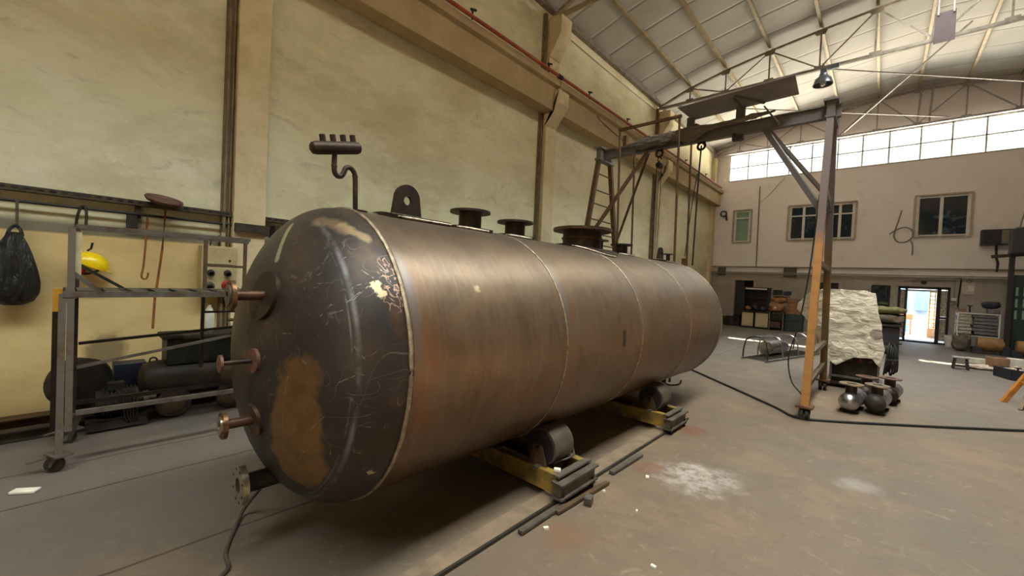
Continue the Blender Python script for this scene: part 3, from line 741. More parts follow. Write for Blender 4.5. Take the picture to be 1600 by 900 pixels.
# ------------------------------------------------------------------ the vessel
XC, ZC, R = -2.504, 1.1155, .866
V = thing('pressure_vessel', (XC, 0, ZC), 'huge brown steel pressure vessel lying on yellow roller beds', 'pressure vessel')
Y0, Y1 = 1.12, 6.25
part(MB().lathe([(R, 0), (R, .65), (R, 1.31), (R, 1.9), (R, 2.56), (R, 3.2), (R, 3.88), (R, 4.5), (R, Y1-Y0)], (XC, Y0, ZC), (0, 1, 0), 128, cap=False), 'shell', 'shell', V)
def headprof(dep, sgn):
    p = [(R, -.02), (R, .03)]
    for i in range(1, 29):
        t = i/28*PI/2; p.append((R*math.cos(t), .03+dep*math.sin(t)))
    p[-1] = (0, .03+dep); return p
part(MB().lathe(headprof(.45, 1), (XC, Y0, ZC), (0, -1, 0), 128), 'dished_head', 'head', V, 'near dark scratched dished end')
part(MB().lathe(headprof(.45, 1), (XC, Y1, ZC), (0, 1, 0), 96), 'dished_head', 'head', V, 'far dished end')
for y, r in ((1.12, .013), (2.43, .007), (3.68, .007), (5.0, .006), (6.25, .01)):
    mb = MB(); n = 160
    pts = [(XC+(R+.001)*math.cos(2*PI*i/n), y+.004*noise.noise(Vector((i*.6, y, 0))), ZC+(R+.001)*math.sin(2*PI*i/n)) for i in range(n+1)]
    pts[-1] = pts[0]
    part(mb.tube(pts, r, 6), 'weld_seam', 'weld', V)
# long seam short marks near third ring
part(MB().tube([(XC+R*math.cos(a)*1.001, 3.61, ZC+R*math.sin(a)*1.001) for a in [math.radians(58+i) for i in range(5)]], .005, 5), 'tack_weld', 'weld', V)
def flange_nozzle(name, p, d, L, rp, rf, tf, mat, rpad=0, fmat=None, face=None, bolts=8, label=None):
    """pipe stub from p along d with a flange at its end"""
    p, d = Vector(p), Vector(d).normalized()
    n = part(MB().lathe([(rp, -.08), (rp, L-tf), (rp*.8, L-tf), (rp*.8, -.06)], p, d, 28, cap=False), name, mat, V, label)
    f = MB().ring(p+d*(L-tf), d, rf, rp*.78, tf, 40)
    part(f, 'flange', fmat or mat, n)
    if face: part(MB().ring(p+d*L, d, rf*.66, rp*.78, .008, 36), 'raised_face', face, n)
    if bolts:
        x, y, dd = basis(d)
        for i in range(bolts):
            a = 2*PI*(i+.5)/bolts; q = p+d*(L+.0005)+(x*math.cos(a)+y*math.sin(a))*rf*.83
            m_ = MB().cyl(q-d*.002, q+d*.0012, rf*.075, n=10); part(m_, 'bolt_hole', 'black', n)
    return n
def top_pad(y, rad, ex=.026, th=.02, parent=None, mat='darksteel'):
    """curved reinforcing plate on the crown of the shell"""
    mb = MB(); NU, NV = 24, 6
    for r0, r1 in ((R-.01, R+ex),):
        rings = []
        def P(a, rr, rho): 
            dx = rho*math.cos(a); dy = rho*math.sin(a); th_ = dx/R
            return (XC+rr*math.sin(th_), y+dy, ZC+rr*math.cos(th_))
        for rr, rho in ((r0, rad), (r1, rad), (r1, rad*.6), (r1, .001)):
            rings.append([mb.b.verts.new(Vector(P(2*PI*i/36, rr, rho))) for i in range(36)])
        for A, B in zip(rings, rings[1:]):
            for i in range(36): mb.b.faces.new([A[i], A[(i+1) % 36], B[(i+1) % 36], B[i]])
    return part(mb, 'reinforcing_pad', mat, parent)
NZ = []
for y, rp, rf, h, pad, tf, bl, lab in ((2.22, .092, .165, .16, .19, .018, 8, 'dark flanged nozzle'), (2.77, .092, .165, .15, .18, .018, 8, 'dark flanged nozzle'),
                              (3.90, .215, .325, .22, .40, .03, 16, 'wide reddish-rimmed manway'), (4.30, .035, .10, .14, .13, .014, 4, 'small flanged nozzle'),
                              (4.84, .075, .14, .14, .17, .016, 8, 'small flanged nozzle'), (6.40, .03, .075, .14, .1, .014, 4, 'small flanged nozzle')):
    z = ZC+R*(1 if y < 6.28 else .96)
    nm = 'manway' if y == 3.90 else 'nozzle'
    n = flange_nozzle(nm, (XC, y, z), (0, 0, 1), h+(ZC+R-z), rp, rf, tf, 'darksteel', fmat='rustpipe' if y == 3.90 else 'darksteel', bolts=bl, label=lab)
    if y < 6.28: top_pad(y, pad, parent=n)
    NZ.append((n, y, pad))
    if nm == 'manway': part(MB().ring((XC, y, z+.10), (0, 0, 1), rp+.012, rp-.01, .02, 40), 'weld_ring', 'rustpipe', n)
def pad_edge(y, rad, parent, a0=-1.25, a1=.15):
    pts = []
    for i in range(15):
        a = a0+(a1-a0)*i/14; dx = rad*1.02*math.cos(a); th_ = dx/R
        pts.append((XC+(R+.012)*math.sin(th_), y+rad*1.02*math.sin(a), ZC+(R+.012)*math.cos(th_)))
    part(MB().tube(pts, .009, 6), 'pad_edge', 'padwhite', parent)
def curved_plate(ya, yb, ha, ex=.026, mat='darksteel', parent=None, name='pad_plate', label=None):
    mb = MB(); N = 12
    def P(i, rr, yy):
        th = (-ha+2*ha*i/N)/R; return Vector((XC+rr*math.sin(th), yy, ZC+rr*math.cos(th)))
    for i in range(N):
        for rr, fl in ((R+ex, 0), (R-.005, 1)):
            mb.face([P(i, rr, ya), P(i+1, rr, ya), P(i+1, rr, yb), P(i, rr, yb)])
        for yy in (ya, yb): mb.face([P(i, R-.005, yy), P(i+1, R-.005, yy), P(i+1, R+ex, yy), P(i, R+ex, yy)])
    for i in (0, N): mb.face([P(i, R-.005, ya), P(i, R+ex, ya), P(i, R+ex, yb), P(i, R-.005, yb)])
    bmesh.ops.remove_doubles(mb.b, verts=mb.b.verts[:], dist=1e-5)
    return part(mb, name, mat, parent, label)
def lug(y, w, h, hole, px, pw):
    """lifting lug: plate in the Y-Z plane with rounded top and an eye"""
    zt = ZC+R+.026; N = 20; mb = MB(); r = w*.42; hc = h*.5
    out = [(-w/2, 0), (-r, h-r)]+[(-r*math.cos(PI*i/N), h-r+r*math.sin(PI*i/N)) for i in range(1, N)]+[(r, h-r), (w/2, 0)]
    def hit(a):
        """outline point seen from the eye centre in direction a"""
        dx, dz = math.cos(a), math.sin(a); best = None
        for (x1, z1), (x2, z2) in zip(out, out[1:]+out[:1]):
            z1_, z2_ = z1-hc, z2-hc; den = dx*(z2_-z1_)-dz*(x2-x1)
            if abs(den) < 1e-9: continue
            t = (x1*(z2_-z1_)-z1_*(x2-x1))/den; q = (x1*dz-z1_*dx)/den
            if t > 0 and -1e-6 <= q <= 1+1e-6: best = t if best is None else min(best, t)
        return best
    angs = sorted({2*PI*i/48 for i in range(48)} | {math.atan2(z-hc, x) % (2*PI) for x, z in (out[0], out[-1])}); M_ = len(angs)
    for sx in (-.014, .014):
        o_ = [mb.b.verts.new(Vector((XC+sx, y+hit(a)*math.cos(a), zt+hc+hit(a)*math.sin(a)))) for a in angs]
        inn = [mb.b.verts.new(Vector((XC+sx, y+hole*math.cos(a), zt+hc+hole*math.sin(a)))) for a in angs]
        for i in range(M_): mb.b.faces.new([o_[i], o_[(i+1) % M_], inn[(i+1) % M_], inn[i]])
        if sx < 0: O1, I1 = o_, inn
        else:
            for i in range(M_):
                j = (i+1) % M_
                mb.b.faces.new([O1[i], O1[j], o_[j], o_[i]]); mb.b.faces.new([I1[i], inn[i], inn[j], I1[j]])
    g = part(mb, 'lifting_lug', 'darksteel', V)
    curved_plate(y-pw, y+pw, px, parent=g)
    part(MB().box((XC, y, zt+.004), (.06, w+.02, .012)), 'weld_fillet', 'padwhite', g)
    th_ = px/R; part(MB().tube([(XC+(R+.014)*math.sin(th_), y-pw+i*pw/5, ZC+(R+.014)*math.cos(th_)) for i in range(1, 11)], .008, 6), 'pad_edge', 'padwhite', g)
for n, y, pad in NZ:
    if y < 6.28: pad_edge(y, pad, n)
lug(1.62, .24, .225, .032, .2, .24); lug(6.09, .2, .19, .026, .16, .19)
# pale strips along one side of the pads
# relief manifold on swan-neck pipe
n = part(MB().tube(curve([(XC, 1.245, ZC+R+.0), (XC, 1.24, 2.1), (XC, 1.235, 2.20), (XC, 1.225, 2.235), (XC, 1.20, 2.255), (XC, 1.172, 2.245), (XC, 1.16, 2.215), (XC, 1.145, 2.192), (XC, 1.122, 2.188), (XC, 1.105, 2.205), (XC, 1.10, 2.24), (XC, 1.10, 2.33)], 6), .0155, 14), 'vent_pipe', 'darksteel', V, 'swan-neck vent pipe')
part(MB().lathe([(.0175, 0), (.0185, .004), (.0175, .008)], (XC, 1.10, 2.24), (0, 0, 1), 16), 'weld_collar', 'rustpipe', n)
part(MB().lathe([(.0175, 0), (.0185, .004), (.0175, .008)], (XC, 1.235, 2.205), (0, 0, 1), 16), 'weld_collar', 'rustpipe', n)
prof = [(0, 0), (.02, .003), (.034, .014), (.039, .035), (.039, .285), (.034, .306), (.02, .317), (0, .32)]
part(MB().lathe(prof, (XC, .955, 2.315), (0, 1, .26), 24), 'manifold', 'darksteel', n)
for i in range(4):
    yy = 1.035+i*.062
    part(MB().lathe([(.017, 0), (.017, .046), (.013, .046), (.013, 0)], (XC, yy-.006, 2.366+.0161*i), (0, -.2, 1), 16, cap=False), 'outlet_stub', 'darksteel', n)
part(MB().lathe([(.012, 0), (.075, 0), (.075, .014), (.012, .014)], (XC, 1.245, ZC+R-.002), (0, 0, 1), 28), 'base_plate', 'darksteel', n)
part(MB().box((XC, 1.40, ZC+R+.006), (.07, .2, .01)), 'pad_strip', 'padwhite', V)
# nozzles on the near head
def head_pt(x, z):
    k = 1-((x-XC)**2+(z-ZC)**2)/R**2; return Y0-.03-.45*math.sqrt(max(k, 0))
def head_nozzle(x, z, L, rp, rf, tf, pad, mats_, label, bolts=8, tilt=0):
    y = head_pt(x, z); d = Vector((0, -1, tilt))
    n = flange_nozzle('end_nozzle', (x, y, z), d, L, rp, rf, tf, mats_[0], fmat=mats_[1], face=mats_[2], bolts=bolts, label=label)
    if pad:
        nx, nz = (x-XC)/R**2, (z-ZC)/R**2; ny = -(y-(Y0-.03))/.45**2
        nd = Vector((nx, -ny, nz))
        part(MB().ring(Vector((x, y, z))-nd.normalized()*.006, nd, pad, rp*.98, .02, 36), 'reinforcing_pad', mats_[3], n)
    return n
head_nozzle(-2.31, 1.462, .155, .024, .074, .018, .125, ('rustpipe', 'copperrust', 'greysteel', 'darksteel'), 'topmost end nozzle with big pad')
head_nozzle(-2.306, 1.136, .15, .012, .042, .012, .062, ('darksteel', 'pinkrust', None, 'pinkrust'), 'thin end nozzle with pink-brown flange', 4)
head_nozzle(-2.352, .821, .145, .024, .066, .018, .085, ('rustpipe', 'copperrust', 'bright', 'rustpipe'), 'short end nozzle with bright raised face')
head_nozzle(-2.507, .425, .17, .052, .105, .03, 0, ('darksteel', 'bright', None, None), 'lowest end nozzle with bright machined flange', 8)

# ------------------------------------------------------------------ roller beds
def roller_bed(y, label):
    t = thing('roller_bed', (XC, y, 0), label, 'roller bed', 'yellow roller beds under the vessel')
    xe = -1.66; xw = 2*XC-xe
    fr = MB()
    for s_ in (-1, 1):
        yy = y+s_*.2
        fr.box(((xe+xw)/2, yy, .13), (xe-xw, .012, .14))
        fr.box(((xe+xw)/2, yy-s_*.03, .195), (xe-xw, .06, .012)); fr.box(((xe+xw)/2, yy-s_*.03, .065), (xe-xw, .06, .012))
    part(fr, 'side_channel', 'yellow', t)
    for x in (xe, xe-.2, XC, xw+.2, xw):
        part(MB().box((x, y, .2), (.055, .44, .014)).box((x, y, .13), (.012, .38, .12)), 'cross_plate', 'greysteel', t)
    for x in (xe+.03, xw-.03):
        e = part(MB().box((x, y, .115), (.05, .46, .09)).box((x, y, .165), (.1, .5, .014)).box((x, y, .06), (.09, .5, .014)), 'end_shoe', 'greysteel', t)
        for s_ in (-.2, .2): part(MB().cyl((x+.02, y+s_, .0), (x+.02, y+s_, .09), .016, n=8).cyl((x+.02, y+s_, .04), (x+.02, y+s_, .06), .03, n=6), 'jack_bolt', 'darksteel', e)
    for s_ in (-1, 1):
        x = XC+s_*.62
        ro = part(MB().lathe([(.02, 0), (.1, 0), (.105, .01), (.14, .01), (.145, .016), (.145, .244), (.14, .25), (.105, .25), (.1, .26), (.02, .26)], (x, y-.13, .325), (0, 1, 0), 48), 'roller', 'greysteel', t, 'steel roller with dark core')
        part(MB().cyl((x, y-.18, .325), (x, y+.18, .325), .02, n=14), 'axle', 'darksteel', ro)
        part(MB().ring((x, y-.134, .325), (0, 1, 0), .128, .03, .006, 40), 'roller_face', 'black', ro)
        for q in (-1, 1):
            yy = y+q*.155
            part(MB().prism([(-.09, 0), (.09, 0), (.035, .15), (-.035, .15)], (x, yy-.008, .2), (1, 0, 0), (0, 0, 1), (0, 1, 0), .016).box((x, yy+q*.02, .26), (.012, .04, .12)), 'bearing_bracket', 'tankbrown', t)
    return t
roller_bed(2.62, 'nearer yellow roller bed carrying the vessel, with a white chip on its end')
roller_bed(4.65, 'farther yellow roller bed carrying the vessel, beside the rusty floor patch')
# rail strip let into the floor
rl = thing('floor_rail', (-1.72, 3, 0), 'dusty steel rail along the floor beside the vessel, under the roller bed ends', 'rail', None)
part(MB().box((-1.74, 2.2, .01), (.13, 5.9, .02)), 'rail_flat', 'dusty', rl)
part(MB().box((-1.663, 2.2, .011), (.018, 5.9, .022)), 'rail_edge', 'charcoal', rl)
for a, b, w_, lab, mt in (((-1.60, 1.95, .02), (-1.60, 2.42, .02), .04, 'short grey flat bar on the floor in front of the nearer roller bed', 'greysteel'),
                      ((-1.57, 2.30, .02), (-1.54, 2.95, .02), .035, 'pale wooden batten on the floor along the nearer roller bed end', 'tankbrown'),
                      ((-1.60, 3.12, .02), (-1.585, 3.66, .02), .045, 'grey flat bar on the floor beside the rail between the roller beds', 'greysteel')):
    tag(MB().bar(a, b, w_, .022).build('flat_bar', mt, bev=.002), lab, 'metal bar', 'loose bars by the rail')
b = thing('metal_block', (-1.49, 2.58, 0), 'small grey square steel block on the floor by the nearer roller bed', 'block')
part(MB().box((-1.49, 2.58, .03), (.055, .07, .06), .3), 'body', 'greysteel', b, bev=.004)
part(MB().box((-1.49, 2.58, .062), (.045, .06, .005), .3), 'top_face', 'galv', b)
tag(MB().box((-1.70, 2.47, .215), (.05, .035, .022), .5).build('chip', 'scrapwhite', bev=.004), 'white chip lying on the end of the nearer roller bed', 'chip')
tag(MB().tube(curve([(-1.80, 2.52, .205), (-1.74, 2.72, .23), (-1.75, 2.76, .25), (-1.77, 2.77, .29)]), .006, 6).build('bent_wire', 'galv'), 'bent grey wire sticking up from the nearer roller bed end', 'wire')
# ------------------------------------------------------------------ gantry crane
G = thing('gantry_crane', (-2.5, 7.45, 0), 'home-made steel gantry crane straddling the hall behind the vessel', 'crane')
XA, XB, YG, ZB = -4.36, -.64, 7.45, 4.14
bm_ = MB()
for z, h, w_ in ((ZB+.008, .016, .1), (ZB+.182, .016, .1), (ZB+.095, .17, .012)): bm_.box(((XA+XB)/2, YG-.05, z), (XB-XA+.22, w_, h))
part(bm_, 'beam', 'beamgrey', G)
for X, mt, lab in ((XB, 'legorange', 'orange'), (XA, 'brownbar', 'brown')):
    f0, f1 = Vector((X, 6.37, .16)), Vector((X, YG-.18, ZB))
    b0, b1 = Vector((X, 8.6, .16)), Vector((X, YG+.28, ZB))
    if X == XB:
        part(MB().bar(f0, f1, .095, .085, up=(1, 0, 0)), 'leg', mt, G, 'orange front leg'); part(MB().bar(b0, b1, .1, .09, up=(1, 0, 0)), 'leg', 'legbrown', G, 'brown rear leg')
    else:
        part(MB().bar(f0, f1, .08, .08, up=(1, 0, 0)), 'leg', mt, G); part(MB().bar(b0, b1, .08, .08, up=(1, 0, 0)), 'leg', mt, G)
    part(MB().box((X, YG+.05, ZB+.21), (.17, .62, .03)).box((X, YG+.05, ZB-.02), (.12, .6, .04)).bar((X, YG-.15, ZB), (X, YG-.15, ZB+.2), .1).bar((X, YG+.27, ZB), (X, YG+.27, ZB+.2), .1), 'leg_cap', 'beamgrey', G)
    zz = (.58, .88) if X == XB else ()
    def at(z, front=True):
        a, b_ = (f0, f1) if front else (b0, b1); return a+(b_-a)*((z-a.z)/(b_.z-a.z))
    if X == XB:
        for z0_, z1_ in ((.42, .45), (.80, .82)): part(MB().bar(at(z0_), at(z1_, False), .06, .06, up=(1, 0, 0)), 'spreader', 'tankbrown', G)
        part(MB().bar(at(2.02), at(2.0, False), .07, .07, up=(1, 0, 0)), 'spreader', 'greysteel', G)
        part(MB().bar(at(3.1)+Vector((0, .1, .05)), at(2.9, False), .05, .04, up=(1, 0, 0)), 'spreader', 'galv', G)
    else:
        for z in (.6, .9, 1.2, 1.5, 1.8, 2.1, 2.4, 2.62, 2.90, 3.22, 3.50, 3.84): part(MB().cyl(at(z), at(z, False), .014, n=8), 'rung', 'tankbrown', G)
    for p in (f0, b0):
        c = part(MB().box(p+Vector((0, 0, .005)), (.18, .2, .025)).box(p+Vector((0, 0, -.05)), (.12, .03, .09)), 'caster', 'brownbar', G)
        for s_ in (-.03, .03): part(MB().lathe([(.02, -.022), (.07, -.022), (.076, -.015), (.076, .015), (.07, .022), (.02, .022)], (p.x+s_, p.y-.01, .076), (1, 0, 0), 28), 'wheel', 'charcoal', c)
# knee braces
part(MB().bar((-3.36, YG-.1, ZB), (XA, 7.02, 2.5), .07, .06), 'knee_brace', 'brownbar', G)
part(MB().bar((-3.40, YG+.02, ZB), (XA+.02, 8.0, 2.3), .035, .035), 'knee_brace', 'brownbar', G)
part(MB().bar((-1.46, YG-.1, ZB), (XB, 7.12, 2.72), .07, .07), 'knee_brace', 'beamgrey', G)
part(MB().bar((-1.42, YG+.02, ZB), (XB, 7.86, 3.05), .05, .05), 'knee_brace', 'beamgrey', G)
# lifting eyes under the beam
for x in (-3.16, -2.42):
    e = MB().torus((x, YG-.05, ZB-.07), (0, 1, 0), .06, .022, 28, 8); e.box((x, YG-.05, ZB-.0), (.14, .03, .03))
    part(e, 'lifting_eye', 'darksteel', G)
tr = MB().box((-1.85, YG-.05, ZB-.04), (.16, .1, .08)); tr.cyl((-1.9, YG-.09, ZB+.03), (-1.9, YG-.09, ZB-.05), .03, n=12)
part(tr, 'trolley', 'darksteel', G)
# roof sheet on posts over the beam
sh = part(MB().prism([(-2.66, 6.86), (-1.01, 6.72), (-1.05, 7.42), (-2.63, 7.52)], (0, 0, 4.6), (1, 0, 0), (0, 1, 0), (0, 0, 1), .012), 'rain_sheet', 'sheetgrey', G, 'dark flat sheet over the beam')
part(MB().box((-1.83, YG-.05, 4.47), (.13, .06, .27)), 'sheet_post', 'beamgrey', G)
part(MB().box((-2.62, YG-.05, 4.47), (.12, .06, .27)), 'sheet_post', 'beamgrey', G)
for a, b, in (((-1.83, 7.0, 4.58), (-1.83, 7.5, 4.58)), ((-1.80, 6.9, 4.58), (-1.5, 7.4, 4.58))): part(MB().bar(a, b, .03), 'sheet_batten', 'beamgrey', G)
for x in (-3.9,): part(MB().box((x+.02, YG+.0, 4.44), (.07, .1, .22)), 'rail_post', 'brownbar', G)
# tarp bundled over the beam
mb = MB()
def beam_tarp(u, v):
    x = -4.0+2.68*u
    K_ = [(0, .018), (.08, .025), (.14, .05), (.2, .10), (.34, .09), (.44, .085), (.52, .12), (.58, .09), (.66, .045), (.8, .035), (.9, .045), (.97, .02), (1, .012)]
    for (a0, r0), (a1, r1) in zip(K_, K_[1:]):
        if a0 <= u <= a1: rad = r0+(r1-r0)*(u-a0)/(a1-a0)
    cz = 4.27+.05*u+.10*max(0, u-.45)
    a = 2*PI*v
    nz = rad*.45*noise.noise(Vector((x*7, math.cos(a)*2.2, math.sin(a)*2.2)))+rad*.25*noise.noise(Vector((x*19, math.cos(a)*5, math.sin(a)*5)))
    droop = -.09*math.exp(-((u-.53)/.04)**2)*max(0, -math.sin(a))
    return (x, YG-.17+(rad+nz)*math.cos(a)*.7, cz+droop+(rad+nz)*math.sin(a))
mb.grid(beam_tarp, 150, 24)
tag(mb.build('beam_tarpaulin', 'beamtarp', smooth=60), 'crumpled grey tarpaulin bundled along the gantry crane beam', 'tarpaulin')
tag(MB().bar((-1.47, YG-.2, 4.47), (-1.25, YG-.24, 4.13), .022).build('wooden_stick', 'beamgrey'), 'short stick leaning at the right tip of the bundled beam tarpaulin', 'stick')
# hand chain hoist hanging behind the vessel
H = thing('chain_hoist', (-3.15, YG-.05, 1.9), 'black chain hoist hanging from the left lifting eye of the gantry beam', 'hoist')
part(MB().torus((-3.15, YG-.05, ZB-.18), (0, 1, 0), .035, .011, 24, 8, 0, 1.6*PI), 'hook', 'darksteel', H)
part(MB().ell((-3.15, YG-.05, ZB-.29), (.06, .05, .06)).cyl((-3.15, YG-.11, ZB-.29), (-3.15, YG+.02, ZB-.29), .05, n=20), 'hoist_body', 'darksteel', H)
for dx in (-.055, -.04, .0, .035): part(MB().tube([(-3.15+dx, YG-.05, ZB-.3), (-3.15+dx*1.2, YG-.05, 3.2), (-3.15+dx*.8, YG-.05, 1.9)], .006, 6), 'chain', 'black', H)
# second dark rope with pendant
t = thing('rope_tackle', (-2.43, YG-.05, 2), 'dark rope and pendant hanging from the gantry beam near its middle', 'rope')
part(MB().tube(curve([(-2.42, YG-.05, 4.08), (-2.44, YG-.05, 3.4), (-2.46, YG-.05, 2.0)]), .014, 7), 'rope', 'black', t)
part(MB().tube(curve([(-2.46, YG-.05, 3.6), (-2.52, YG-.05, 3.1), (-2.60, YG-.05, 2.15)]), .008, 6), 'rope', 'black', t)
part(MB().box((-2.60, YG-.05, 2.04), (.09, .05, .16)), 'pendant', 'brownbar', t, bev=.006)
# scaffold tower standing behind the vessel
T = thing('scaffold_tower', (-3.15, 7.3, 0), 'slim brown pipe scaffold frame standing behind the vessel under the gantry', 'scaffold')
for (x, y, h, x2) in ((-3.60, 6.9, 4.48, -3.72), (-2.56, 6.9, 4.46, -2.63), (-3.86, 8.0, 4.35, -3.95), (-2.74, 8.0, 4.35, -2.80)):
    part(MB().cyl((x, y, 0), (x2, y, h), .02, n=10), 'upright', 'brownbar', T)
part(MB().bar((-3.74, 6.9, 4.47), (-2.6, 6.9, 4.47), .045), 'guard_rail', 'brownbar', T)
part(MB().bar((-3.6, 6.9, .5), (-2.56, 6.9, .5), .035), 'cross_rail', 'brownbar', T); part(MB().bar((-3.88, 8, .5), (-2.74, 8, .5), .035), 'cross_rail', 'brownbar', T)
part(MB().bar((-3.6, 6.9, .8), (-3.87, 8, .8), .035), 'cross_rail', 'brownbar', T); part(MB().bar((-2.57, 6.9, .8), (-2.75, 8, .8), .035), 'cross_rail', 'brownbar', T)
# ------------------------------------------------------------------ covered machine and tarp
W_ = thing('welding_machine', (-.3, 9.4, 0), 'dark machine half hidden under the white tarp behind the gantry leg', 'machine')
part(MB().box((-.27, 9.5, .36), (.62, .8, .5)), 'cabinet', 'grimy', W_, bev=.01)
part(MB().box((-.27, 9.5, .95), (.55, .7, .68)), 'housing', 'charcoal', W_)
part(MB().box((-.27, 9.5, .08), (.75, .95, .05)), 'base_frame', 'darksteel', W_)
for x, y in ((-.6, 9.1), (.05, 9.1), (-.6, 9.9), (.05, 9.9)): part(MB().cyl((x-.02, y, .06), (x+.02, y, .06), .06, n=16), 'wheel', 'charcoal', W_)
for i in range(4): part(MB().cyl((-.45+i*.13, 9.07, .5), (-.45+i*.13, 9.10, .5), .025, n=12), 'socket', 'red' if i == 2 else 'greysteel', W_)
part(MB().bar((.0, 9.12, .85), (.30, 9.12, .85), .02), 'cable_bracket', 'darksteel', W_)
part(MB().bar((-.58, 9.06, .12), (-.58, 9.06, .6), .03).bar((.04, 9.06, .12), (.04, 9.06, .6), .03).bar((-.58, 9.05, .2), (.04, 9.05, .2), .03), 'front_rail', 'galv', W_)
def tarp_fn(u, v):
    """u runs around: left flap tip -> front-left -> front-right -> right side; v from the top down"""
    cols = [(0, (-1.16, 9.45), 1.40, 1.30), (.14, (-.98, 9.25), 1.62, 1.12), (.26, (-.75, 9.0), 1.70, .78), (.32, (-.64, 8.94), 1.70, .50), (.40, (-.5, 8.92), 1.70, .40),
            (.55, (-.28, 8.93), 1.69, .56), (.72, (-.04, 8.96), 1.69, .58), (.80, (.05, 9.0), 1.66, .42), (.84, (.10, 9.05), 1.66, .72), (1, (.06, 9.95), 1.62, .95)]
    for a, b in zip(cols, cols[1:]):
        if a[0] <= u <= b[0]:
            t = (u-a[0])/(b[0]-a[0]); x = a[1][0]*(1-t)+b[1][0]*t; y = a[1][1]*(1-t)+b[1][1]*t; zt = a[2]*(1-t)+b[2]*t; zb = a[3]*(1-t)+b[3]*t; break
    z = zt+(zb-zt)*v
    topin = (1-v)**2*.10 if .2 < u < .9 else 0
    x += -.15*(1-v)*(1 if u > .5 else 0)*min(1, (u-.5)*4)
    nz = noise.noise(Vector((x*3.2, y*2, z*4)))*.04+noise.noise(Vector((x*8+5, y*3, z*11)))*.022+noise.noise(Vector((x*20, 3, z*26)))*.008
    return (x+.3*nz, y+topin+nz, z+.2*nz)
mb = MB(); mb.grid(tarp_fn, 130, 70)
A = [tarp_fn(u/40, 0) for u in range(41)]
def top_fn(u, v):
    p = Vector(tarp_fn(u, 0)); c = Vector((-.35, 9.75, 1.68)); q = p.lerp(c, v)
    q.z += .025*noise.noise(q*6)*v; return q
mb.grid(top_fn, 130, 10)
bmesh.ops.remove_doubles(mb.b, verts=mb.b.verts[:], dist=1e-4)
tag(mb.build('white_tarpaulin', 'tarp', smooth=80, solid=.004, org=(-.4, 9.4, 0)), 'white crinkled tarpaulin draped over the machine behind the gantry leg', 'tarpaulin')
# cable coil
mb = MB()
for i in range(6):
    pts = [(.13+.022*i+.05*math.sin(k+i*.4)*.5, 9.1-.10*math.cos(k)+.012*i, .58+(.26-.03*(i % 3))*math.sin(k)) for k in [2*PI*j/32 for j in range(33)]]
    pts[-1] = pts[0]; mb.tube(pts, .012, 7)
tag(mb.build('cable_coil', 'black'), 'thick black cable coil hanging at the right side of the tarped machine', 'cable')
# flanged pipe spools on the floor
def spool(x, y, rz, label, capmat):
    t = thing('pipe_spool', (x, y, 0), label, 'pipe spool', 'flanged pipe spools beside the tarped machine')
    c, s_ = math.cos(rz), math.sin(rz)
    def P(a, b, z): return (x+a*c-b*s_, y+a*s_+b*c, z)
    part(MB().cyl(P(0, 0, .155), P(0, .55, .155), .115, n=32), 'pipe', 'galv', t)
    cap = MB().lathe([(.115, 0), (.113, .02), (.10, .05), (.07, .078), (.035, .092), (0, .096)], P(0, 0, .155), (s_, -c, 0), 32, cap=False)
    part(cap, 'end_cap', capmat, t)
    nk = part(MB().cyl(P(0, .12, .24), P(0, .12, .385), .065, n=24), 'neck', 'darksteel', t)
    part(MB().ring(P(0, .12, .375), (0, 0, 1), .135, .062, .016, 36), 'flange', 'pinkrust' if capmat == 'darksteel' else 'bright', nk)
    for q in (.06, .42): part(MB().box(P(0, q, .02), (.2, .04, .04), rz), 'skid', 'darksteel', t)
    return t
spool(-.245, 7.2, -.12, 'left flanged pipe spool with a shiny domed cap, in front of the tarped machine', 'stainless')
spool(.02, 7.42, -.12, 'right flanged pipe spool with a dark domed cap, in front of the tarped machine', 'charcoal')
spool(-.10, 8.05, -.12, 'left rear flanged pipe spool, close against the tarped machine', 'darksteel')
spool(.16, 8.25, -.12, 'right rear flanged pipe spool, close against the tarped machine', 'darksteel')
# floor cables
tag(MB().tube(curve([(-4.2, 9.6, .015), (-3.4, 8.95, .015), (-2.8, 8.39, .015), (-1.63, 7.25, .015), (-1.0, 6.62, .015), (-.72, 6.32, .015), (-.37, 6.5, .015), (.52, 7.27, .015), (1.41, 8.08, .015), (2.4, 9.0, .015)], 10), .017, 8).build('floor_cable', 'black'), 'long black cable across the floor past the gantry caster', 'cable')
tag(MB().tube(curve([(-2.36, .35, .015), (-2.45, .59, .012), (-2.62, .63, .012), (-2.78, .70, .012), (-2.95, .80, .05), (-2.78, .85, .25), (-2.6, .80, .38)], 10), .011, 8).build('hanging_cable', 'greysteel'), 'thin brown cable trailing from the lowest end nozzle to the floor', 'cable')
tag(MB().tube(curve([(-1.1, 10.3, 2.9), (-1.06, 9.4, 1.7), (-.92, 8.4, 1.0), (-.86, 8.05, .45), (-.82, 8.2, .15), (-.7, 8.6, .02)], 8), .01, 7).build('hanging_cable', 'black') if False else MB().tube(curve([(-.70, 7.15, 3.0), (-.74, 7.0, 2.0), (-.82, 6.95, 1.2), (-.92, 6.95, .7), (-.88, 7.0, .35), (-.74, 6.9, .2)], 8), .009, 7).build('hanging_cable', 'darkgreen'), 'thin dark cable looping down beside the orange gantry leg', 'cable')
hk = thing('shackle_hook', (-2.42, 6.68, 0), 'small dark hook lying on the floor beyond the farther roller bed', 'hook')
part(MB().tube(curve([(-2.55, 6.60, .07), (-2.50, 6.62, .02), (-2.42, 6.7, .012), (-2.36, 6.8, .03), (-2.35, 6.84, .08)]), .014, 7), 'shank', 'darksteel', hk)
part(MB().ell((-2.55, 6.6, .08), (.045, .04, .045)), 'eye', 'darksteel', hk)
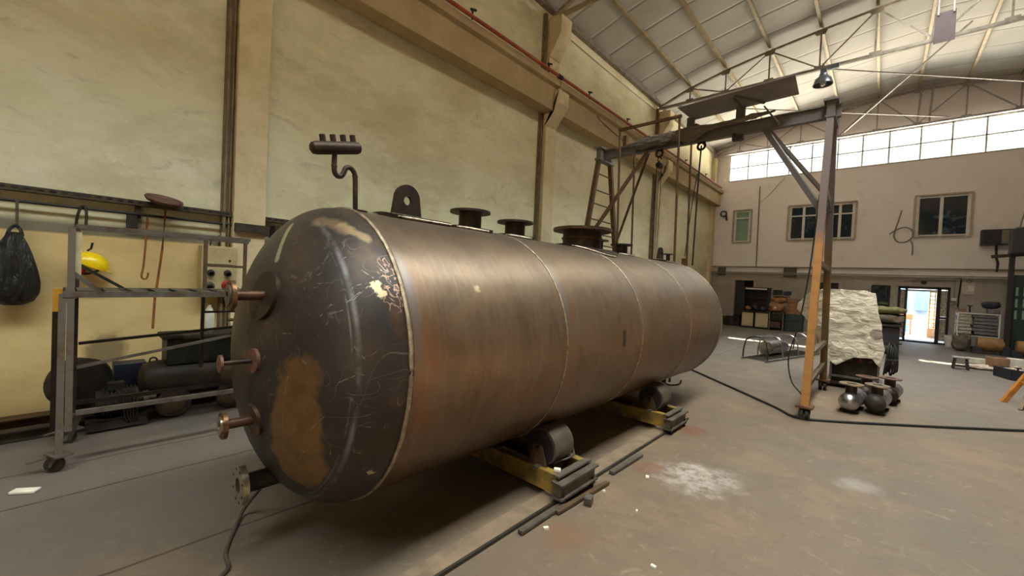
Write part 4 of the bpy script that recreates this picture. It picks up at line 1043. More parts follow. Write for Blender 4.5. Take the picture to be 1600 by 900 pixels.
for k, (x, y, lab, s_) in enumerate(((-1.525, 2.12, 'white chip on the floor in front of the nearer roller bed', .02), (-1.365, 3.30, 'white chip on the floor right of the bar between the roller beds', .025), (-.88, 2.28, 'small white chip on the floor near the bottom right of the chips', .018), (-1.50, 2.82, 'tiny white chip on the floor near the steel block', .013), (-1.2, 2.75, 'tiny white chip alone on the open floor', .012))):
    tag(MB().box((x, y, .008), (s_*1.6, s_, .014), 1.0+k).build('chip', 'scrapwhite'), lab, 'chip')
tag(MB().box((-4.24, -.15, .012), (.06, .14, .02), -.6).build('rag_scrap', 'scrapwhite', bev=.005), 'small white scrap on the floor at the far left', 'scrap')

# ------------------------------------------------------------------ left wall area
CT = thing('cable_tray', (-6.1, 0, 2.2), 'brown perforated steel cable tray along the left wall above the helmet', 'cable tray')
mb = MB().box((-6.145, 2, 2.235), (.1, 9.4, .02)).box((-6.1, 2, 2.255), (.012, 9.4, .055)); part(mb, 'tray', 'tray', CT)
mb = MB()
for i in range(70): mb.box((-6.09, -2.4+i*.08, 2.262), (.01, .045, .014))
o_ = part(mb, 'perforations', 'black', CT)
for y in (.55, 3.0): part(MB().box((-6.17, y, 2.14), (.06, .05, .2)), 'bracket', 'tray', CT)
tag(MB().cyl((-6.12, -2.6, 2.13), (-6.12, 7.4, 2.13), .014, n=8).build('hanging_rail', 'black'), 'thin black rod under the cable tray carrying hooks and the bag', 'rod')
tag(MB().box((-6.14, .50, 2.06), (.05, .09, .17)).build('junction_box', 'charcoal', bev=.004), 'small dark box under the cable tray left of the hanging red disc', 'box')
tag(MB().box((-6.0, 1.62, 2.10), (.06, .38, .10)).build('steel_plate', 'charcoal'), 'dark flat plate fixed across the nearest column under the cable tray', 'plate')
tag(MB().box((-6.09, 1.90, 2.0), (.22, .05, .34)).build('steel_bracket', 'charcoal'), 'dark upright bracket beside the nearest column, just behind the vessel head', 'bracket')
# black bag
B = thing('rubbish_bag', (-6.0, -.31, 1.18), 'black plastic bag hanging from the rod on the left wall', 'bag')
mb = MB()
prof = [(0.0, 1.14), (.06, 1.145), (.12, 1.18), (.155, 1.26), (.16, 1.36), (.145, 1.48), (.115, 1.62), (.08, 1.73), (.05, 1.80), (.045, 1.83)]
def bagf(u, v):
    k = v*(len(prof)-1); i = min(int(k), len(prof)-2); t = k-i
    r = prof[i][0]*(1-t)+prof[i+1][0]*t; z = prof[i][1]*(1-t)+prof[i+1][1]*t; a = 2*PI*u
    n_ = 1+.22*noise.noise(Vector((math.cos(a)*2.2, math.sin(a)*2.2, z*1.3)))+.10*noise.noise(Vector((math.cos(a)*6, math.sin(a)*6, z*2)))+.05*math.sin(a*9)*v
    return (-6.03+.6*r*n_*math.cos(a), -.31+r*n_*math.sin(a)*1.0, z)
mb.grid(bagf, 64, 40); bmesh.ops.remove_doubles(mb.b, verts=mb.b.verts[:], dist=1e-4)
part(mb, 'bag_body', 'bag', B, smooth=70)
for s_ in (-1, 1): part(MB().tube(curve([(-6.04, -.31+s_*.04, 1.80), (-6.07, -.31+s_*.03, 1.86), (-6.09, -.31, 1.90)]), [.02]*16+[.012], 8) if False else MB().tube(curve([(-6.04, -.31+s_*.045, 1.80), (-6.07, -.31+s_*.03, 1.86), (-6.09, -.31, 1.90)], 8), .014, 8), 'handle', 'bag', B)
tag(MB().bar((-6.1, -.30, 1.88), (-6.12, -.305, 2.14), .03, .02).build('hanging_strap', 'tray'), 'brown strap hooked over the rod, holding the black bag', 'strap')
# helmet on a hook
K = thing('safety_helmet', (-6.05, .2, 1.52), 'yellow safety helmet with dark straps hanging on the left wall', 'helmet')
mb = MB()
def hel(v):
    return v if v.z > -.01 else Vector((v.x*1.0, v.y, -.01+v.z*.12))
Rm = Matrix.Rotation(math.radians(-24), 3, 'X')
mb.ell((0, 0, 0), (.12, .15, .125), 28, 16, hel)
mb.lathe([(.0, -.012), (.125, -.016), (.135, -.022), (.0, -.022)], (0, 0, 0), (0, 0, 1), 28, cap=False)
for v in mb.b.verts: v.co = Rm@Vector((v.co.x, v.co.y*1.0, v.co.z))*1.0+Vector((-6.045, .185, 1.555))
part(mb, 'helmet_shell', 'helmet', K)
m2 = MB().box((-6.04, .325, 1.482), (.17, .06, .012), m=Rm); part(m2, 'peak', 'helmet', K, bev=.008)
part(MB().tube(curve([(-6.05, .08, 1.53), (-6.03, .13, 1.46), (-6.03, .2, 1.47), (-6.03, .25, 1.50)]), .012, 6), 'chin_strap', 'black', K)
part(MB().ell((-6.0, .12, 1.49), (.03, .035, .04)), 'ear_pad', 'red', K)
tag(MB().tube([(-6.15, .17, 1.70), (-6.05, .19, 1.72), (-6.05, .20, 1.78)], .010, 6).build('wall_hook', 'black'), 'small black wall hook above the yellow helmet', 'hook')
tag(MB().tube(curve([(-6.12, .08, 1.93), (-6.10, .09, 2.05), (-6.10, .12, 2.15), (-6.10, .15, 2.10), (-6.09, .15, 1.93)]), .012, 7).build('hanging_hook', 'charcoal'), 'dark rod hook looped over the hanging rail above the helmet', 'hook')
tag(MB().tube(curve([(-6.08, .62, 2.12), (-6.08, .615, 1.9), (-6.08, .60, 1.58), (-6.08, .585, 1.46), (-6.08, .60, 1.42), (-6.08, .63, 1.43), (-6.08, .64, 1.49)]), .010, 7).build('hooked_rod', 'rodorange'), 'rusty orange rod with a curled end hanging left of the long rod', 'rod')
tag(MB().tube([(-6.05, .77, 2.22), (-6.05, .75, 1.75), (-6.06, .70, 1.2), (-6.07, .69, .86)], .012, 8).build('long_rod', 'rodorange'), 'long brown rod hanging down the left wall from under the disc', 'rod')
D = thing('hanging_disc', (-6.0, .74, 2.25), 'dark red-edged shallow disc lying on the cable tray', 'disc')
part(MB().lathe([(.0, 0), (.08, .004), (.15, .03), (.172, .06), (.165, .075), (.14, .05), (.0, .04)], (-6.0, .74, 2.255), (.35, .12, 1), 32, cap=False), 'rim', 'pinkrust', D)
part(MB().lathe([(.0, -.004), (.07, -.002), (.11, .014), (.0, .02)], (-6.0, .74, 2.25), (.35, .12, 1), 28, cap=False), 'centre', 'bluecan', D)
# electric panel
E_ = thing('socket_cabinet', (-6.08, 1.25, 1.28), 'cream electric socket panel on the left wall behind the scaffold', 'electric panel')
part(MB().box((-6.08, 1.28, 1.56), (.2, .36, .56)), 'housing', 'panelgrey', E_, bev=.006)
part(MB().box((-5.975, 1.28, 1.72), (.012, .33, .2)), 'upper_door', 'panelgrey', E_, bev=.004)
part(MB().box((-5.975, 1.28, 1.44), (.012, .33, .28)), 'socket_plate', 'panelgrey', E_, bev=.004)
part(MB().cyl((-5.97, 1.38, 1.67), (-5.96, 1.38, 1.67), .012, n=10), 'lock', 'black', E_)
for y, z, m_, r_ in ((1.19, 1.52, 'charcoal', .035), (1.36, 1.52, 'charcoal', .035), (1.18, 1.36, 'greysteel', .048), (1.36, 1.37, 'red', .055)):
    s_ = part(MB().lathe([(r_*1.1, 0), (r_*1.1, .02), (r_, .025), (r_*.9, .06), (r_*.6, .062), (r_*.6, .03), (0, .03)], (-5.97, y, z), (1, 0, -.3), 20), 'socket', m_, E_)
part(MB().cyl((-5.93, 1.40, 1.35), (-5.86, 1.43, 1.32), .035, n=14), 'plug', 'charcoal', E_)
part(MB().bar((-6.1, 1.33, 1.84), (-6.1, 1.33, 2.02), .04), 'duct', 'panelgrey', E_)
for i in range(4): part(MB().tube(curve([(-6.08, 1.16+.04*i, 1.84), (-6.08, 1.17+.04*i, 1.90), (-6.09, 1.25+.02*i, 1.95), (-6.11, 1.31, 2.0)]), .008, 6), 'cable', 'black' if i % 2 else 'conduit', E_)
# mobile scaffold
Q = thing('scaffold_trolley', (-4.8, .6, 0), 'wheeled grey steel scaffold trolley standing left of the vessel', 'scaffold')
XFr, XBk = -4.5, -5.15
def scbar(a, b, w_, h_=None, nm='rail', mt='scaffold', lab=None): return part(MB().bar(a, b, w_, h_), nm, mt, Q, lab)
scbar((XFr, .0, .14), (XFr, -.0, 1.34), .04, .04, 'post', 'scafpost'); scbar((XFr, .045, .30), (XFr, .04, 1.84), .04, .04, 'post', 'scafpost')
scbar((XBk, .07, .14), (XBk, .07, 1.88), .05, .05, 'post', 'darksteel')
scbar((XFr, 1.9, .14), (XFr, 1.9, 1.34), .045, .045, 'post', 'scafpost'); scbar((XBk, 1.9, .14), (XBk, 1.9, 1.34), .045, .045, 'post', 'scafpost')
scbar((XFr, .06, 1.85), (XFr, 1.2, 1.86), .035, .03, 'guard_rail'); scbar((XBk, .07, 1.87), (XBk, 1.36, 1.87), .035, .03, 'guard_rail')
scbar((XFr-.02, .075, 1.45), (XFr-.02, .075, 1.84), .035, .035, 'post', 'creamtube', 'cream tube post')
for y in (.98, 1.33):
    scbar((XBk, y, 1.32), (XBk, y, 1.86), .03, .03, 'ladder_post', 'tankbrown')
for y in (.97,): scbar((XBk, y, .55), (XBk, y, 1.32), .028, .028, 'ladder_post', 'darksteel')
scbar((XBk, .98, 1.60), (XBk, 1.33, 1.60), .025, .025, 'rung', 'tankbrown')
scbar((XBk, .97, 1.12), (XBk, 1.33, 1.12), .02, .02, 'rung', 'darksteel')
dk = MB()
for x in (XFr, XBk): dk.bar((x, -.0, 1.335), (x, 1.92, 1.345), .05, .045)
for y in (.04, 1.9): dk.bar((XFr, y, 1.335), (XBk, y, 1.335), .05, .045)
part(dk, 'deck_frame', 'scaffold', Q)
pl = MB()
for i in range(12): pl.box(((XFr+XBk)/2, .12+i*.155, 1.357), (XFr-XBk-.04, .09, .008))
part(pl, 'deck_mesh', 'greysteel', Q)
scbar((XFr, .05, 1.5), (XFr, .2, 1.35), .03, .03, 'brace'); scbar((XBk, .1, 1.55), (XBk, .38, 1.35), .025, .025, 'brace', 'darksteel')
scbar((XFr, .08, .78), (XFr, 1.9, 1.10), .022, .022, 'brace'); scbar((XBk, .1, .87), (XBk, 1.9, 1.0), .025, .025, 'brace', 'darksteel')
scbar((XFr, .08, .43), (XFr, 1.9, .42), .035, .035, 'bottom_rail'); scbar((XBk, .08, .35), (XBk, 1.9, .35), .035, .035, 'bottom_rail', 'darksteel')
scbar((XFr, .02, .25), (XBk, .08, .25), .04, .04, 'end_rail'); scbar((XFr, .02, 1.3), (XBk, .08, 1.3), .04, .04, 'end_rail')
scbar((XFr-.0, .10, .42), (XFr-.1, .04, .2), .045, .02, 'foot_brace', 'scafpost')
for x, y in ((XFr, .0), (XBk, .07), (XFr, 1.9), (XBk, 1.9)):
    c = part(MB().box((x, y, .135), (.16, .1, .012), .4).bar((x, y, .135), (x-.02, y-.03, .05), .06, .02), 'caster', 'greysteel', Q)
    part(MB().lathe([(.01, -.015), (.055, -.015), (.06, 0), (.055, .015), (.01, .015)], (x-.02, y-.02, .06), (.9, -.4, 0), 24), 'wheel', 'charcoal', c)
    part(MB().bar((x-.03, y-.05, .12), (x-.02, y-.16, .10), .03, .008), 'brake_lever', 'greysteel', c)
Lp = thing('spirit_level', (-5.3, -.03, 0), 'tall dark board with an orange top standing upright behind the scaffold trolley', 'board')
part(MB().box((-5.3, -.02, .6), (.03, .075, 1.1)), 'board', 'darksteel', Lp); part(MB().box((-5.3, -.02, 1.24), (.032, .075, .2)), 'orange_top', 'ladderyellow', Lp)
Lp.name = 'upright_board'
# compressor behind the scaffold
C_ = thing('air_compressor', (-5.75, 1.1, 0), 'old black wheeled air compressor with dark green casing by the left wall', 'compressor')
part(MB().lathe([(0, -.06), (.1, -.05), (.17, -.02), (.195, .03), (.2, .08), (.2, .62)], (-5.7, .60, .36), (0, 1, 0), 40, cap=False), 'tank', 'tank', C_)
part(MB().lathe([(.197, 0), (.197, .34), (.17, .40), (.1, .43), (0, .44)], (-5.7, 1.21, .36), (0, 1, 0), 40, cap=False), 'tank_end', 'tankbrown', C_, 'brown end of the tank')
part(MB().box((-5.72, 1.08, .66), (.34, .66, .27)), 'casing', 'darkgreen', C_, bev=.01)
part(MB().box((-5.72, 1.08, .82), (.38, .74, .05)), 'lid', 'grimy', C_, bev=.015)
part(MB().cyl((-5.54, .88, .82), (-5.54, 1.3, .82), .03, n=12), 'lid_roll', 'greysteel', C_)
for i in range(6): part(MB().box((-5.545, .84+i*.1, .57), (.01, .05, .03)), 'casing_slot', 'black', C_)
for y in (.80, 1.30):
    w_ = part(MB().lathe([(.10, -.03), (.135, -.03), (.15, 0), (.135, .03), (.10, .03)], (-5.40, y, .155), (1, 0, 0), 36, cap=False), 'wheel', 'charcoal', C_)
    part(MB().lathe([(.0, -.02), (.10, -.02), (.10, .01), (.03, .015), (.03, .05), (0, .05)], (-5.40, y, .155), (1, 0, 0), 24, cap=False), 'hub', 'tankbrown', w_)
part(MB().bar((-5.5, .6, .17), (-5.5, 1.6, .17), .05).bar((-5.9, .6, .17), (-5.9, 1.6, .17), .05), 'chassis', 'grimy', C_)
part(MB().bar((-5.5, .8, .155), (-5.4, .8, .155), .03).bar((-5.5, 1.3, .155), (-5.4, 1.3, .155), .03), 'axle', 'grimy', C_)
part(MB().torus((-5.7, .66, .565), (1, 0, 0), .03, .009, 20, 6), 'lifting_eye', 'black', C_)
part(MB().cyl((-5.6, 1.42, .56), (-5.6, 1.42, .98), .02, n=10).cyl((-5.6, 1.30, .98), (-5.6, 1.56, .98), .018, n=10), 'handle', 'brownbar', C_)
tag(MB().lathe([(0, 0), (.045, .005), (.048, .03), (.048, .2), (.03, .26), (.016, .28), (.016, .30), (0, .30)], (-5.72, 1.14, .845), (0, 0, 1), 20).build('plastic_bottle', 'whiteplastic'), 'white plastic bottle standing on the compressor lid', 'bottle')
# old motor and gearbox
E2 = thing('electric_motor', (-5.6, .2, 0), 'grimy old motor with a big round housing behind the scaffold leg', 'motor')
part(MB().lathe([(.0, -.02), (.20, -.02), (.23, .02), (.23, .16), (.2, .2), (0, .2)], (-5.75, .08, .42), (.82, .5, 0), 36, cap=False), 'round_housing', 'grimy', E2, bev=.0)
part(MB().box((-5.75, .10, .16), (.3, .26, .3)), 'pedestal', 'grimy', E2)
mb = MB().cyl((-5.45, .22, .24), (-5.45, .52, .24), .12, n=28)
for i in range(9): mb.lathe([(.12, 0), (.14, 0), (.14, .01), (.12, .01)], (-5.45, .27+i*.028, .24), (0, 1, 0), 28, cap=False)
part(mb, 'motor_body', 'charcoal', E2)
part(MB().cyl((-5.45, .52, .24), (-5.45, .66, .24), .03, n=12).cyl((-5.45, .56, .24), (-5.45, .60, .24), .07, n=20), 'shaft', 'greysteel', E2)
part(MB().box((-5.45, .37, .06), (.3, .42, .08)), 'base', 'grimy', E2); part(MB().box((-5.43, .36, .40), (.1, .12, .07)), 'terminal_box', 'charcoal', E2)
for i in range(5): part(MB().tube(curve([(-5.38, .36+.02*i, .38), (-5.30, .40+.025*i, .30), (-5.28, .42+.02*i, .12), (-5.32, .46+.02*i, .03)]), .008, 6), 'cable', 'charcoal', E2)
tag(MB().box((-6.0, .50, .37), (.2, .26, .30)).build('blue_can', 'bluecan', bev=.008), 'dark blue square can against the left wall beside the compressor', 'can')
tag(MB().box((-5.95, .5, .11), (.3, .5, .22)).build('wooden_crate', 'grimy', bev=.01), 'low dark crate under the blue can by the left wall', 'crate')
# long steel lying along the wall
for k, (x, z, w_, h_, y0, y1, mt, lab) in enumerate(((-6.10, .0, .12, .06, -3, 3.2, 'charcoal', 'dark steel bar on the floor tight against the left wall, rearmost of three'),
        (-5.85, .0, .16, .12, -3, 2.6, 'rustpipe', 'brown steel beam on the floor along the left wall, middle of three'), (-5.5, .0, .10, .10, -3, .85, 'charcoal', 'dark grimy steel beam on the floor along the left wall, frontmost of three'))):
    mb = MB().box((x, (y0+y1)/2, h_/2), (.012, y1-y0, h_)).box((x, (y0+y1)/2, h_-.006), (w_, y1-y0, .012)).box((x, (y0+y1)/2, .006), (w_, y1-y0, .012))
    tag(mb.build('steel_beam', mt), lab, 'steel beam', 'steel lying along the left wall')

# ------------------------------------------------------------------ back area
# ladder with safety hoops lying on the floor
L_ = thing('caged_ladder', (-1.85, 11.9, 0), 'caged steel ladder with safety hoops lying on the floor before the gantry', 'ladder')
P0, P1 = Vector((-2.33, 10.75, .03)), Vector((-1.66, 13.6, .03)); Q0, Q1 = Vector((-1.83, 10.62, .03)), Vector((-1.12, 13.5, .03))
part(MB().bar(P0, P1, .045, .03), 'side_rail', 'galv', L_); part(MB().bar(Q0, Q1, .045, .03), 'side_rail', 'galv', L_)
for i in range(16):
    t_ = (i+.5)/16; part(MB().cyl(P0.lerp(P1, t_), Q0.lerp(Q1, t_), .012, n=8), 'rung', 'charcoal', L_)
for i, t_ in enumerate((.02, .27, .55, .78, .97)):
    a, b = P0.lerp(P1, t_), Q0.lerp(Q1, t_); c = (a+b)/2; h = (b-a)/2*1.05; pts = []
    for k in range(19):
        an = PI*k/18; pts.append(c-h*math.cos(an)*(1.12 if 3 < k < 15 else 1)+Vector((0, 0, .52*math.sin(an)**.6)))
    part(MB().tube(pts, .016, 6), 'hoop', 'charcoal' if i == 0 else 'stainless', L_)
for k in (.25, .5, .75):
    an = PI*k; pts = []
    for t_ in (.02, .27, .55, .78, .97):
        a, b = P0.lerp(P1, t_), Q0.lerp(Q1, t_); pts.append((a+b)/2-(b-a)/2*1.12*math.cos(an)+Vector((0, 0, .53*math.sin(an)**.6)))
    part(MB().tube(pts, .013, 6), 'cage_strap', 'stainless', L_)
tag(MB().lathe([(.1, 0), (.17, .02), (.17, .9), (.1, .93)], (-2.02, 11.6, .215), (.22, .97, 0), 28).build('steel_drum', 'stainless', bev=0), 'shiny stainless pipe section lying inside the caged ladder', 'pipe')
# cabinets / workshop counter
for k, (x0, x1, lab) in enumerate(((-4.47, -3.99, 'left cream-fronted low cabinet by the back wall'), (-3.95, -3.44, 'right cream-fronted low cabinet by the back wall'))):
    c = thing('low_cabinet', ((x0+x1)/2, 20.2, 0), lab, 'cabinet', 'cream cabinets by the back wall')
    part(MB().box(((x0+x1)/2, 20.3, .36), (x1-x0, .5, .66)), 'body', 'charcoal', c)
    part(MB().box(((x0+x1)/2, 20.04, .37), (x1-x0-.05, .02, .6)), 'door', 'creamdoor', c, bev=.006)
tag(MB().box((-3.95, 20.28, .72), (1.08, .6, .04)).build('worktop', 'grimy', bev=.006), 'dark worktop across the two cream cabinets', 'worktop')
c = thing('tool_hutch', (-3.95, 20.5, .75), 'dark open hutch with a pale-edged canopy standing on the worktop', 'shelf')
part(MB().box((-4.0, 20.72, 1.25), (.95, .04, 1.0)), 'back_panel', 'darkdoor', c)
for x in (-4.46, -3.54): part(MB().box((x, 20.5, 1.25), (.04, .46, 1.0)), 'side_panel', 'darkdoor', c)
part(MB().box((-4.0, 20.46, 1.74), (1.0, .6, .05)), 'canopy', 'vent', c); part(MB().box((-3.98, 20.15, 1.70), (.8, .04, .06)), 'canopy_edge', 'pvc', c)
part(MB().box((-4.0, 20.5, 1.3), (.88, .4, .03)), 'shelf_board', 'charcoal', c)
for x, z, s_, mt, lab in ((-4.28, .74, .22, 'brownsack', 'orange-brown bundle on the worktop under the hutch'), (-4.0, .74, .3, 'bluecan', 'dark blue machine on the worktop under the hutch'), (-3.72, .74, .24, 'charcoal', 'black case on the worktop beside the sack pile')):
    tag(MB().ell((x, 20.3, z+s_*.45), (s_*.5, s_*.45, s_*.45), 16, 10, lambda v: v*(1+.25*noise.noise(v*9))).build('bundle', mt), lab, 'bundle')
for x, y, s_, lab in ((-5.35, 20.6, .5, 'dark scrap heap against the back wall in the left corner'), (-4.85, 20.5, .42, 'dark scrap heap beside the left cream cabinet')):
    mb = MB()
    for i in range(9):
        mb.box((x+random.uniform(-.25, .25), y+random.uniform(-.15, .15), random.uniform(.12, s_)), (random.uniform(.08, .25), random.uniform(.08, .2), random.uniform(.15, .35)), random.uniform(0, 3))
    mb.box((x, y, .15), (.5, .35, .3))
    tag(mb.build('scrap_heap', 'grimy'), lab, 'scrap', None, 'stuff')
# sack pile on a rack
c = thing('storage_rack', (-3.1, 20.2, 0), 'small rack of dark shelves beside the cream cabinets', 'shelf')
for x in (-3.4, -2.92):
    for y in (20.0, 20.5): part(MB().bar((x, y, 0), (x, y, .78), .03), 'post', 'conduit', c)
for z in (.12, .45, .76): part(MB().box((-3.16, 20.25, z), (.52, .55, .02)), 'shelf_board', 'charcoal', c)
tag(MB().box((-3.2, 20.2, .24), (.36, .36, .22)).build('box', 'pinkrust', bev=.005), 'reddish box on the lowest shelf of the small rack', 'box')
tag(MB().box((-3.14, 20.2, .56), (.38, .36, .2)).build('box', 'grimy', bev=.005), 'dark box on the middle shelf of the small rack', 'box')
lump = lambda s_, f_: (lambda v: v*(1+s_*noise.noise(v*f_+Vector((3, 1, 7)))))
def sack(c, r, amp=.12, f_=6, n=36, m=20, sq=.45):
    """squarish pillow with folds, half sizes r about c"""
    mb = MB(); pw = lambda a: math.copysign(abs(a)**sq, a)
    def fn(u, v):
        th = PI*v; ph = 2*PI*u
        d = Vector((pw(math.sin(th))*pw(math.cos(ph))*r[0], pw(math.sin(th))*pw(math.sin(ph))*r[1], pw(math.cos(th))*r[2]))
        k = noise.noise(d*f_+Vector(c))*amp+.5*amp*noise.noise(d*f_*2.5)
        return Vector(c)+d*(1+k)+Vector((0, 0, k*r[2]))
    mb.grid(fn, n, m); bmesh.ops.remove_doubles(mb.b, verts=mb.b.verts[:], dist=1e-4); return mb
tag(sack((-3.2, 20.15, .96), (.27, .26, .18), .25, 6, sq=.6).build('sack', 'brownsack'), 'orange-brown sack on the small rack with a white label patch', 'sack', 'sacks on the small rack')
tag(sack((-3.12, 20.2, 1.27), (.27, .24, .12), .25, 7, sq=.6).build('sack', 'brownsack'), 'upper orange-brown sack lying on the other sack', 'sack', 'sacks on the small rack')
tag(sack((-3.05, 20.2, 1.43), (.3, .22, .035), .4, 8, sq=.6).build('cloth_bundle', 'greysack'), 'pale grey cloth spread over the upper sack', 'cloth')
tag(sack((-2.86, 20.3, 1.56), (.14, .16, .09), .3, 8, sq=.7).build('dark_bundle', 'darkdoor'), 'dark bundle on top of the sack pile', 'bundle')
tag(MB().box((-3.2, 20.3, 1.58), (.3, .3, .22)).build('monitor_case', 'charcoal', bev=.02), 'dark square case on top of the sack pile', 'case')
tag(MB().box((-3.22, 19.92, .95), (.12, .03, .06)).build('paper_label', 'scrapwhite'), 'white paper patch on the front of the lower sack', 'paper')
for i, (z, h_, mt, lab) in enumerate(((.0, .4, 'crategreen', 'lowest green crate of the stack left of the gantry leg'), (.40, .32, 'crategreen', 'second green crate of the stack left of the gantry leg'), (.72, .15, 'brownsack', 'brown carton just above the green crates'), (.87, .15, 'crate', 'middle brown carton of the stack'), (1.02, .17, 'brownsack', 'second brown carton from the top of the stack'), (1.19, .16, 'crate', 'topmost brown carton of the stack left of the gantry leg'))):
    tag(MB().box((-2.58+.01*(i % 2), 20.35, z+h_/2), (.52 if i > 1 else .6, .5, h_-.01)).build('crate', mt, bev=.012), lab, 'crate', 'crates and cartons stacked by the back wall')
# bench with sacks left of the main door
c = thing('workbench', (.2, 16.2, 0), 'dark low workbench behind the white tarp, piled with canvas', 'workbench')
part(MB().box((.0, 16.3, .82), (1.0, 1.9, .06)), 'top', 'charcoal', c)
part(MB().box((.0, 16.3, .5), (.9, 1.7, .5)), 'body', 'darkdoor', c)
for x in (-.42, .42):
    for y in (15.5, 17.1): part(MB().box((x, y, .14), (.06, .06, .28)), 'leg', 'charcoal', c)
tag(sack((.15, 15.9, 1.22), (.42, .4, .09), .3, 4, sq=.6).build('canvas_bundle', 'olive', smooth=70), 'olive green folded canvas on top of the workbench pile', 'canvas')
tag(sack((.16, 15.85, .99), (.36, .4, .13), .25, 5, sq=.6).build('sack_bundle', 'greysack', smooth=70), 'grey-brown sack bundle on the workbench under the olive canvas', 'sack')
# right of the door
b = thing('bucket', (1.83, 20.6, 0), 'white square plastic bucket on the floor right of the main door', 'bucket')
part(MB().lathe([(.11, 0), (.15, .36), (.16, .36), (.16, .39), (.14, .39), (.105, .02), (0, .02)], (1.86, 20.5, 0), (0, 0, 1), 8, cap=False), 'body', 'whiteplastic', b)
c = thing('sheet_rack', (2.35, 19.7, 0), 'metal rack with pale and grey sheets stacked on it, right of the door', 'rack')
for x in (1.9, 2.78):
    for y in (19.45, 19.95): part(MB().bar((x, y, 0), (x, y, 1.22), .03), 'post', 'pvc', c)
for z in (.5, 1.21): part(MB().bar((1.9, 19.45, z), (2.78, 19.45, z), .025), 'rail', 'pvc', c)
part(MB().box((2.34, 19.7, .52), (.9, .5, .02)), 'shelf_board', 'charcoal', c)
for i in range(6):
    z = .54+i*.108
    tag(MB().box((2.05+.02*math.sin(i*2), 19.68, z+.05), (.3, .42, .095), .05*math.sin(i*3)).build('paper_pack', 'shrinkwrap', bev=.02), '%s pale pack up the left stack on the sheet rack' % ordn[i], 'pack', 'pale packs on the sheet rack')
    tag(MB().box((2.5+.02*math.cos(i*2), 19.68, z+.05), (.52, .42, .095), .05*math.cos(i*3)).build('sheet_pack', 'darkwrap', bev=.02), '%s grey pack up the right stack on the sheet rack' % ordn[i], 'pack', 'grey packs on the sheet rack')
tag(sack((2.60, 19.7, 1.49), (.2, .18, .11), .3, 7, sq=.75).build('black_bag', 'bluecan'), 'black bag on top of the sheet rack', 'bag')
tag(MB().box((2.66, 19.68, 1.30), (.26, .3, .14)).build('grey_box', 'darkwrap', bev=.02), 'grey box under the black bag on the sheet rack', 'box')
tag(MB().box((2.0, 19.7, 1.3), (.16, .2, .10)).build('brown_box', 'crate', bev=.01), 'small brown box at the left end of the sheet rack top', 'box')
v = thing('bench_vice', (2.16, 19.6, 1.24), 'small dark vice on the sheet rack under the paper notice', 'vice')
part(MB().cyl((2.16, 19.6, 1.24), (2.16, 19.6, 1.44), .02, n=8), 'stem', 'darksteel', v); part(MB().box((2.16, 19.6, 1.45), (.12, .06, .03)), 'jaw', 'darksteel', v)
tag(sack((1.98, 19.2, .27), (.2, .2, .26), .3, 6, sq=.75).build('brown_sack', 'greysack'), 'slumped grey-brown sack on the floor below the sheet rack', 'sack')
o_ = thing('orange_tank', (2.6, 19.1, 0), 'faded orange drum lying on dark blocks below the sheet rack', 'drum')
part(MB().lathe([(0, 0), (.18, .01), (.2, .04), (.2, .52), (.18, .55), (0, .56)], (2.28, 19.05, .30), (1, 0, 0), 32, cap=False), 'drum', 'orangetank', o_)
part(MB().box((2.28, 19.0, .10), (.2, .35, .2)), 'block', 'darkdoor', o_); part(MB().box((2.86, 19.0, .14), (.14, .35, .28)), 'block', 'darkdoor', o_)
t2 = copy_tree(o_); t2.location = (3.35, 18.9, 0); t2['label'] = 'second faded orange drum, partly behind the dark post'
p = thing('post', (3.0, 18.9, 0), 'dark brown steel post at the right edge with a bracket arm', 'post')
part(MB().bar((2.86, 18.95, 0), (2.86, 18.95, 3.3), .11), 'shaft', 'doorframe', p); part(MB().bar((2.45, 18.95, 2.98), (3.3, 18.95, 3.06), .09), 'arm', 'doorframe', p)
g = thing('green_machine', (3.3, 19.6, 0), 'tall dark teal machine with pale slots behind the post at the right edge', 'machine')
part(MB().box((3.4, 19.6, 1.3), (.85, .6, 2.3)), 'casing', 'greenmachine', g, bev=.02)
for x in (3.05, 3.2, 3.35):
    for z in (1.25, 1.6, 1.95): part(MB().box((x, 19.29, z), (.05, .02, .26)), 'slot', 'frosted', g)
bx = thing('hanging_tank', (3.3, 18.9, 3.0), 'big dark grey box hung on the post at the right edge', 'tank')
part(MB().box((3.2, 18.9, 3.42), (.8, .6, .75)), 'body', 'darkdoor', bx, bev=.05); part(MB().bar((2.85, 18.6, 3.8), (3.55, 18.6, 3.8), .03), 'rim', 'conduit', bx)
part(MB().bar((2.95, 18.9, 3.8), (3.1, 18.9, 4.7), .03), 'hanger', 'conduit', bx)
